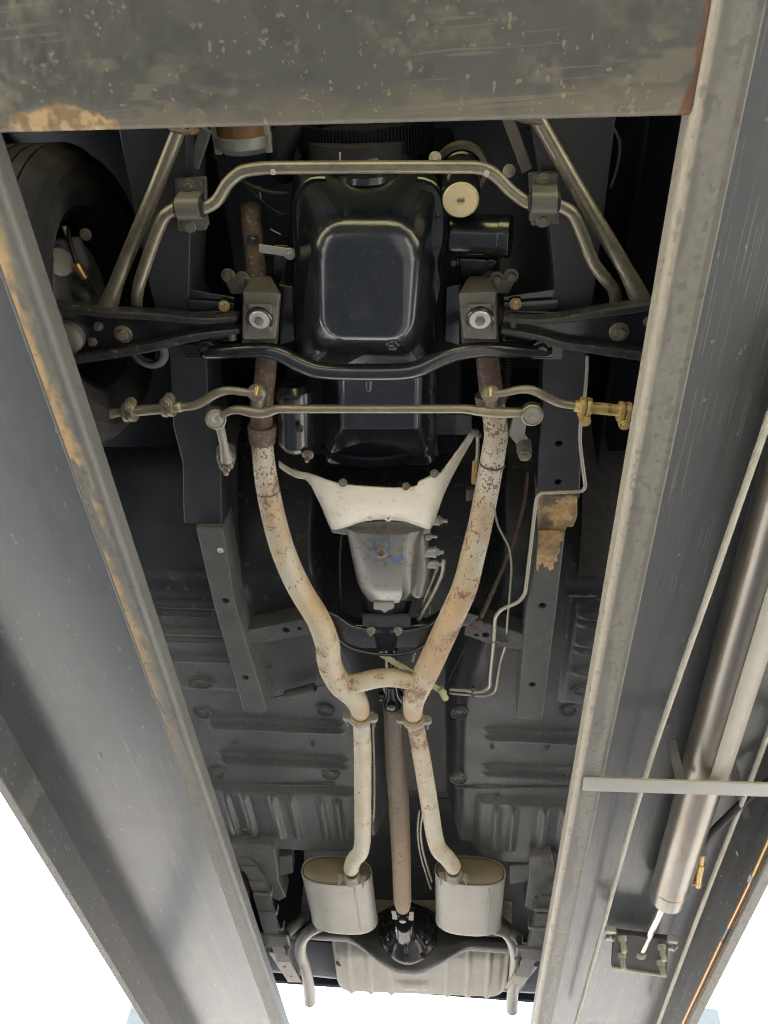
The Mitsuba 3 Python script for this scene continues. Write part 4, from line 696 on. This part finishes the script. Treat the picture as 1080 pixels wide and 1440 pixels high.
# leaf springs
for s in (-1, 1):
    kk = f'{K}__leaf_spring' + ('' if s < 0 else '_001'); labels[kk] = {'label': ('left' if s < 0 else 'right') + ' rear leaf spring with clips and pale shackle plate'}
    f0 = lambda x: x if s < 0 else 1136 - x + (-2 if x > 360 else 0)
    pts = [P(f0(x), y + (0 if s < 0 else 22), hh) for x, y, hh in ((340, 1205, 1.50), (362, 1235, 1.475), (374, 1270, 1.46), (382, 1300, 1.455), (393, 1322, 1.46), (400, 1345, 1.47), (412, 1372, 1.49))]
    for i_, (t0, t1) in enumerate(((0, 1), (.05, .9), (.12, .78), (.2, .68))):
        q3, _ = resample(pts, .01, .02); n_ = len(q3); q3 = q3[int(t0 * n_):max(int(t1 * n_), 2)] - np.array([0, 0, .008 * i_]); w = np.array([.030, 0, 0])
        add(kk, 'leaf', sheet(np.stack([q3 - w, q3 - w * .3, q3 + w * .3, q3 + w], 1), .0065), 'rail_paint', 30)
    for x, y, hh in ((369, 1258, 1.445), (377, 1284, 1.435), (386, 1306, 1.44)):
        p_ = P(f0(x), y + (0 if s < 0 else 22), hh - .005); add(kk, 'clip', [bar(p_ - [.036, 0, 0], p_ + [.036, 0, 0], .022, .005), bar(p_ + [-.036, 0, 0], p_ + [-.036, 0, .035], .022, .004, up=(1, 0, 0)), bar(p_ + [.036, 0, 0], p_ + [.036, 0, .035], .022, .004, up=(1, 0, 0))], 'rail_paint', 30)
    p_ = P(f0(387), 1322 + (0 if s < 0 else 18), 1.43); add(kk, 'spring_plate', hullp([p_ + [a, b_, 0] for a in (-.055, .055) for b_ in (-.05, .05)], .008, 10), 'rail_paint', 30)
    for dx in (-.05, .05): add(kk, 'clip_bolt', nutbolt(p_ + [dx, .045, -.008], (0, .1, -1), .011, .03), 'rusty_pipe', 30)
    p0, p1 = P(f0(388), 1338 + (0 if s < 0 else 18), 1.455), P(f0(415), 1380 + (0 if s < 0 else 10), 1.475)
    m = bar(p0, p1, .068, .010, b=.003)
    for t in (.45, .78): m = drill(m, p0 + (p1 - p0) * t - [0, 0, .006], .009, .02)
    add(kk, 'shackle_plate', m, 'tank_metal', 30)
    q0, q1 = P(f0(403), 1312 + (0 if s < 0 else 8), 1.47), P(f0(430), 1288 + (0 if s < 0 else 8), 1.56)
    add(kk, 'shock_absorber', rcyl(q0, q1, .022), 'rail_paint', 30)
# --- gearbox
kb = f'{K}__bell_housing'; labels[kb] = {'label': 'cream painted bell housing with an open dark front'}
top_ = [(393, 648, 1.52), (412, 660, 1.49), (432, 665, 1.465), (440, 668, 1.45), (462, 676, 1.43), (482, 681, 1.42), (510, 684, 1.417), (545, 686, 1.417), (580, 685, 1.42), (590, 677, 1.42), (608, 668, 1.43), (622, 664, 1.45), (640, 640, 1.475), (660, 612, 1.51), (668, 603, 1.53)]
bot_ = [(397, 657, 1.525), (418, 670, 1.50), (437, 677, 1.48), (452, 708, 1.47), (464, 738, 1.46), (482, 741, 1.448), (510, 732, 1.445), (540, 729, 1.445), (570, 732, 1.448), (585, 737, 1.45), (600, 742, 1.455), (606, 740, 1.465), (616, 712, 1.48), (637, 664, 1.50), (666, 612, 1.53)]
A_ = Akima1DInterpolator(np.arange(15), np.array([P(*q) for q in top_]))(np.linspace(0, 14, 57)); B_ = Akima1DInterpolator(np.arange(15), np.array([P(*q) for q in bot_]))(np.linspace(0, 14, 57))
G = [A_ * (1 - t) + B_ * t + np.array([0, 0, 1]) * (-.010 * math.sin(math.pi * t)) for t in np.linspace(0, 1, 9)]
add(kb, 'casting', sheet(G, .007), 'bell_paint', True)
for x, y in ((482, 679), (611, 666)): add(kb, 'bolt', bolt(P(x, y, 1.415), (0, -.6, -1), .0065, .009), 'bracket_tan', 30)
add(kb, 'bolt', bolt(P(571, 684, 1.417), (0, -.6, -1), .006, .006), 'rusty_pipe', 30)
for x, y in ((520, 727), (546, 728)): add(kb, 'hole_lug', lathe([(.0035, -.01), (.0075, -.01), (.008, .006), (.0065, .008), (.004, .007), (.0035, -.01)], P(x, y, 1.436), (0, -.3, -1), 20), 'bell_paint', 30)
add(kb, 'flywheel', lathe([(0, -.01), (.165, -.01), (.170, -.005), (.170, .015), (.165, .02), (0, .02)], [P(530, 640, 1.6)[0], P(530, 640, 1.5)[1] + .01, H(1.655)], (0, 1, 0), 64), 'dark_void', 30)
add(kb, 'clutch_fork', prism([(655, 690), (676, 690), (690, 688), (688, 699), (668, 703), (655, 706)], 1.50, .02, .003), 'rail_paint', 30)
add(kb, 'dust_shield', prism([(612, 580), (664, 585), (664, 612), (612, 612)], 1.545, .008, .002), 'rail_paint', 30)
kg = f'{K}__gearbox'; labels[kg] = {'label': 'silver cast gearbox with blue paint marks'}
fx = [(462, 741), (470, 738), (500, 740), (570, 740), (600, 739), (608, 742), (603, 750), (560, 752), (510, 752), (468, 750)]
add(kg, 'front_flange', prism([(462, 739), (480, 741), (510, 735), (540, 733), (570, 735), (590, 741), (606, 740), (606, 750), (585, 754), (490, 754), (466, 750)], 1.455, .10, .004), 'cast_alloy', 30)
secs = []
for x0, x1, y, hb, hs in ((486, 604, 745, 1.445, 1.60), (487, 602, 752, 1.43, 1.60), (490, 594, 770, 1.424, 1.60), (496, 590, 800, 1.424, 1.60), (502, 588, 828, 1.428, 1.60), (507, 586, 838, 1.435, 1.60), (514, 578, 848, 1.45, 1.60)):
    a, b_ = P(x0, y, hb + .03), P(x1, y, hb + .03); yv_ = P((x0 + x1) / 2, y, hb)[1]; w = (b_[0] - a[0]) / 2; cxx = (a[0] + b_[0]) / 2
    out = [(-1, .10), (-1, .035), (-.93, .018), (-.72, .004), (-.35, 0), (0, -.001), (.30, 0), (.52, .002), (.62, .010), (.78, .014), (.93, .026), (1, .045), (1, .10), (.6, .14), (-.6, .14)]
    secs.append([(cxx + u * w, yv_, H(hb) + z_) for u, z_ in out])
add(kg, 'case', loft(np.array(secs)), 'cast_alloy', 28)
o = P(536, 776, 1.424)
add(kg, 'drain_plug', [lathe([(0, -.005), (.017, -.005), (.016, .005), (.011, .006), (.0, .006)], o, (0, 0, -1), 28)], 'cast_alloy', 30)
add(kg, 'plug_head', lathe([(0, .004), (.009, .004), (.009, .010), (.006, .011), (.005, .007), (0, .007)], o, (0, 0, -1), 6), 'rusty_pipe', 30, 'rusty square head of the drain plug')
add(kg, 'tail_bracket', prism([(525, 849), (554, 849), (554, 856), (546, 859), (541, 863), (536, 859), (525, 857)], 1.44, .03, .003), 'muffler_metal', 30)
for q in ([(590, 752, 1.48), (594, 800, 1.48), (588, 830, 1.48)],): add(kg, 'shift_cover', hullp([P(*v) for v in q], .022, 20), 'cast_alloy', 40)
for x, y, r in ((618, 732, .012), (604, 754, .010), (613, 776, .014), (613, 793, .012)):
    o = P(x, y, 1.475); add(kg, 'side_boss', [rcyl(o - [.05, 0, 0], o, r, b=.003), nutbolt(o, (1, 0, -.1), r * .75, .02)], 'grey_metal', 30)
for q in ([(624, 788, 1.47, 3), (620, 812, 1.48, 3), (595, 860, 1.50, 3), (588, 872, 1.5, 3)], [(618, 790, 1.49, 2.6), (604, 825, 1.50, 2.6), (590, 862, 1.52, 2.6)], [(603, 800, 1.5, 2), (604, 862, 1.53, 2)]): add(kg, 'shift_rod', tube(q), 'line_metal', True)
add(kg, 'tail_housing', loft([[P(543 + dx * k, y, hh) for dx, hh in ((-30, 1.60), (-32, 1.52), (-24, 1.475), (0, 1.465), (24, 1.475), (32, 1.52), (30, 1.60))] for y, k in ((845, 1.15), (870, .9), (900, .65), (915, .5))]), 'dark_void', 40)
# gearbox crossmember
kk = f'{K}__gearbox_crossmember'; labels[kk] = {'label': 'black gearbox crossmember with two bright bolts'}
add(kk, 'beam', prism([(440, 866), (466, 861), (480, 870), (498, 880), (600, 880), (618, 869), (650, 860), (676, 868), (660, 880), (628, 886), (600, 905), (590, 912), (497, 913), (482, 903), (466, 884), (445, 882)], 1.475, .035, .005), 'black_paint', 30)
add(kk, 'lip', [tube3([P(x, y, 1.472) for x, y in q], .0045, sides=12) for q in ([(455, 862), (468, 864), (497, 881), (600, 881), (626, 868), (655, 862)], [(470, 892), (484, 906), (498, 913), (590, 912), (603, 904), (625, 889)])], 'black_paint', True)
add(kk, 'mount_pad', [hullp([P(x, y, hh) for x in (512, 575) for y, hh in ((865, 1.47), (878, 1.47), (868, 1.54))], .006, 12)], 'rubber', 30)
for x, y in ((522, 886), (560, 886)): add(kk, 'bolt', [lathe([(0, 0), (.013, 0), (.013, .003), (.0, .003)], P(x, y, 1.472), (0, -.1, -1), 28), nutbolt(P(x, y, 1.470), (0, -.1, -1), .008, .020)], 'muffler_metal', 30)
add(K, 'brake_lever', bar(P(533, 918, 1.50), P(626, 975, 1.49), .020, .006, b=.002), 'pale_strap', 30, 'pale green strap lever behind the gearbox crossmember')
add(K, 'lever_end', rcyl(P(619, 968, 1.488), P(627, 983, 1.485), .010), 'pale_strap', 30)
for q in ([(543, 915, 1.50), (545, 960, 1.5)], [(538, 960, 1.5), (546, 985, 1.49)], [(585, 912, 1.51), (580, 930, 1.51)]): add(K, 'cable_end', tube3([P(*v) for v in q], .004), 'line_metal', True)

# --- lines, cables, springs
add(K, 'brake_line', tube([(826, 500, 1.47, 2.6), (823, 550, 1.47, 2.6), (817, 590, 1.47, 2.6), (816, 625, 1.468, 2.6), (820, 660, 1.465, 2.7), (823, 682, 1.46, 2.7), (816, 691, 1.46, 2.7), (790, 692, 1.46, 2.7), (764, 693, 1.46, 2.7), (755, 700, 1.46, 2.7), (752, 720, 1.46, 2.7), (745, 780, 1.46, 2.7), (739, 830, 1.46, 2.7), (733, 842, 1.46, 2.7), (702, 860, 1.47, 2.7), (696, 872, 1.48, 2.7), (694, 905, 1.49, 2.7), (689, 955, 1.53, 2.7), (682, 970, 1.54, 2.7), (650, 970, 1.54, 2.6), (632, 969, 1.54, 2.5)], sides=10, step=.006), 'line_metal', True, 'steel brake line bent around the right frame rail')
add(K, 'brake_line', tube([(693, 690, 1.50, 1.8), (699, 735, 1.50, 1.8), (717, 775, 1.5, 1.8), (719, 810, 1.5, 1.8), (714, 870, 1.5, 2), (711, 905, 1.51, 2), (704, 930, 1.53, 2), (698, 965, 1.54, 2), (690, 976, 1.545, 2), (660, 977, 1.545, 2), (632, 974, 1.545, 2)], sides=8, step=.006), 'line_metal', True, 'thin steel line beside the brake line')
add(K, 'line_clip', bar(P(692, 902, 1.485), P(714, 904, 1.495), .012, .006), 'rusty_pipe', 30); add(K, 'line_clip', bar(P(665, 966, 1.535), P(665, 980, 1.54), .010, .006), 'rubber', 30)
add(K, 'brake_cable', tube([(742, 665, 1.55, 2.5), (733, 725, 1.54, 2.8), (715, 780, 1.53, 3), (690, 838, 1.51, 3.2), (671, 880, 1.49, 3.5)], sides=10), 'rusty_pipe', True, 'rusty handbrake cable')
add(K, 'cable_anchor', prism([(664, 872), (680, 874), (678, 886), (662, 884)], 1.485, .012, .002), 'rusty_pipe', 30)
add(K, 'cable_wire', tube3([P(655, 908, 1.50), P(625, 968, 1.50)], .0014, sides=6), 'rubber', True)
add(K, 'return_spring', helix([P(402, 977, 1.53), P(443, 966, 1.53)], .0125, .0024, 22, 6, 10), 'rail_paint', True, 'coiled return spring under the left floor')
add(K, 'spring_wire', tube3([P(378, 982, 1.535), P(402, 977, 1.53)], .0014, sides=6), 'rubber', True); add(K, 'spring_wire', tube3([P(443, 966, 1.53), P(470, 960, 1.52)], .0014, sides=6), 'rubber', True)
add(K, 'clutch_spring', helix([P(715, 500, 1.53), P(712, 560, 1.52)], .010, .002, 16, 6, 10), 'rubber', True)
kk = f'{K}__clutch_rod'; labels[kk] = {'label': 'clutch rod with a threaded adjuster'}
add(kk, 'rod', tube3([P(671, 606, 1.49), P(672, 630, 1.49), P(669, 655, 1.49)], .0045), 'line_metal', True)
add(kk, 'adjuster', [rcyl(P(669, 648, 1.49), P(667, 680, 1.485), .0075, sides=6, b=.002)], 'yellow_metal', 30); add(kk, 'clevis', hullp([P(666, 608, 1.49), P(674, 612, 1.49)], .008, 12), 'bracket_tan', 30)
add(K, 'speedometer_cable', tube([(481, 752, 1.53, 1.6), (478, 790, 1.53, 1.6), (480, 840, 1.53, 1.6), (484, 870, 1.53, 1.6)], sides=8), 'rubber', True)
for q in ([(524, 1000, 1.55, 1.5), (526, 1060, 1.55, 1.5), (526, 1140, 1.56, 1.5), (520, 1170, 1.57, 1.5)], [(596, 1140, 1.55, 2), (592, 1180, 1.56, 2), (600, 1215, 1.55, 2), (608, 1240, 1.52, 2)], [(590, 1140, 1.55, 1.6), (588, 1182, 1.56, 1.6), (597, 1222, 1.56, 1.6), (606, 1250, 1.53, 1.6)]): add(K, 'rear_brake_line', tube(q, sides=8), 'line_metal', True)
add(K, 'wiring', tube([(862, 180, 1.6, 2.2), (872, 205, 1.6, 2.2), (868, 235, 1.6, 2.2), (858, 265, 1.6, 2)], sides=8), 'line_metal', True)

# --- wheels and front brake
def wheel(x, y, s, brake=False):
    i = sum(1 for k in labels if k.startswith(K + '__wheel') and k.count('__') == 1); kk = f'{K}__wheel' + (f'_{i:03d}' if i else '')
    labels[kk] = {'label': ('front' if y < 2 else 'rear') + (' left' if s < 0 else ' right') + ' wheel of the car with a dusty black tyre'}
    o = np.array([x, y, H(1.235 + .312)]); W = .185
    pro = [(.185, .02), (.205, .0), (.235, -.012), (.262, -.010), (.268, -.013), (.290, -.004), (.300, .010)]
    tr = [(.300, .010)]; t = .010
    for gpos in np.linspace(.03, W - .03, 5): tr += [(.311, gpos - .006), (.311, gpos - .003), (.304, gpos - .003), (.304, gpos + .003), (.311, gpos + .003)]
    rest = [(.311, W - .02), (.300, W - .010), (.290, W + .004), (.262, W + .010), (.235, W + .012), (.205, W), (.185, W - .02), (.185, .02)]
    add(kk, 'tyre', lathe(pro + tr + rest, o, (s, 0, 0), 120), 'tyre_rubber', 25)
    add(kk, 'rim', lathe([(.190, .012), (.180, .02), (.175, .05), (.170, .10), (.06, .105), (0, .105)], o, (s, 0, 0), 64), 'dark_void', 35)
    if brake:
        add(kk, 'backing_plate', lathe([(0, 0), (.05, -.01), (.09, -.005), (.125, -.012), (.130, .0), (.128, .03), (0, .03)], o + [s * .060, 0, 0], (s, 0, 0), 48), 'rail_paint', 35)
wheel(-.785, AX_F, -1, True); wheel(2 * c + .785, AX_F, 1, True); wheel(c - .69, AX_R, -1); wheel(c + .69, AX_R, 1)
kk = f'{K}__front_brake'; labels[kk] = {'label': 'dusty brake caliper and steering knuckle inside the left front wheel'}
add(kk, 'caliper', hullp([P(x, y, hh) for x, y, hh in ((78, 345, 1.54), (108, 340, 1.56), (118, 372, 1.54), (84, 385, 1.53), (76, 362, 1.60), (112, 352, 1.62))], .012, 16), 'rail_paint', 35)
add(kk, 'piston_housing', rcyl(P(70, 372, 1.53), P(86, 368, 1.50), .030, b=.006), 'bracket_tan', 35)
add(kk, 'knuckle', [hullp([P(72, 420, 1.53), P(92, 395, 1.55)], .020, 16), hullp([P(92, 395, 1.55), P(120, 415, 1.53)], .016, 16), hullp([P(80, 430, 1.5), P(110, 470, 1.49), P(95, 500, 1.48)], .02, 16)], 'rail_paint', 40)
add(kk, 'ball_joint', lathe([(0, -.03), (.030, -.03), (.034, -.01), (.034, .012), (.026, .02), (.012, .024), (0, .024)], P(98, 472, 1.46), (-.1, 0, -1), 36), 'bracket_tan', 35)
add(kk, 'brake_hose', tube([(96, 322, 1.55, 3), (100, 345, 1.53, 3), (110, 375, 1.52, 4), (122, 398, 1.52, 3.4), (135, 418, 1.53, 3)]), 'rubber', True)
add(kk, 'hose_fitting', rcyl(P(107, 370, 1.515), P(121, 392, 1.515), .011, .008), 'brass', 30, 'brass brake hose fitting')
add(kk, 'bleed_pipe', tube([(90, 318, 1.55, 3.5), (95, 332, 1.55, 3.5)]), 'line_metal', True)
for x, y in ((120, 330), (88, 410)): add(kk, 'bolt', bolt(P(x, y, 1.52), r=.008, hh=.010), 'dull_bolt', 30)
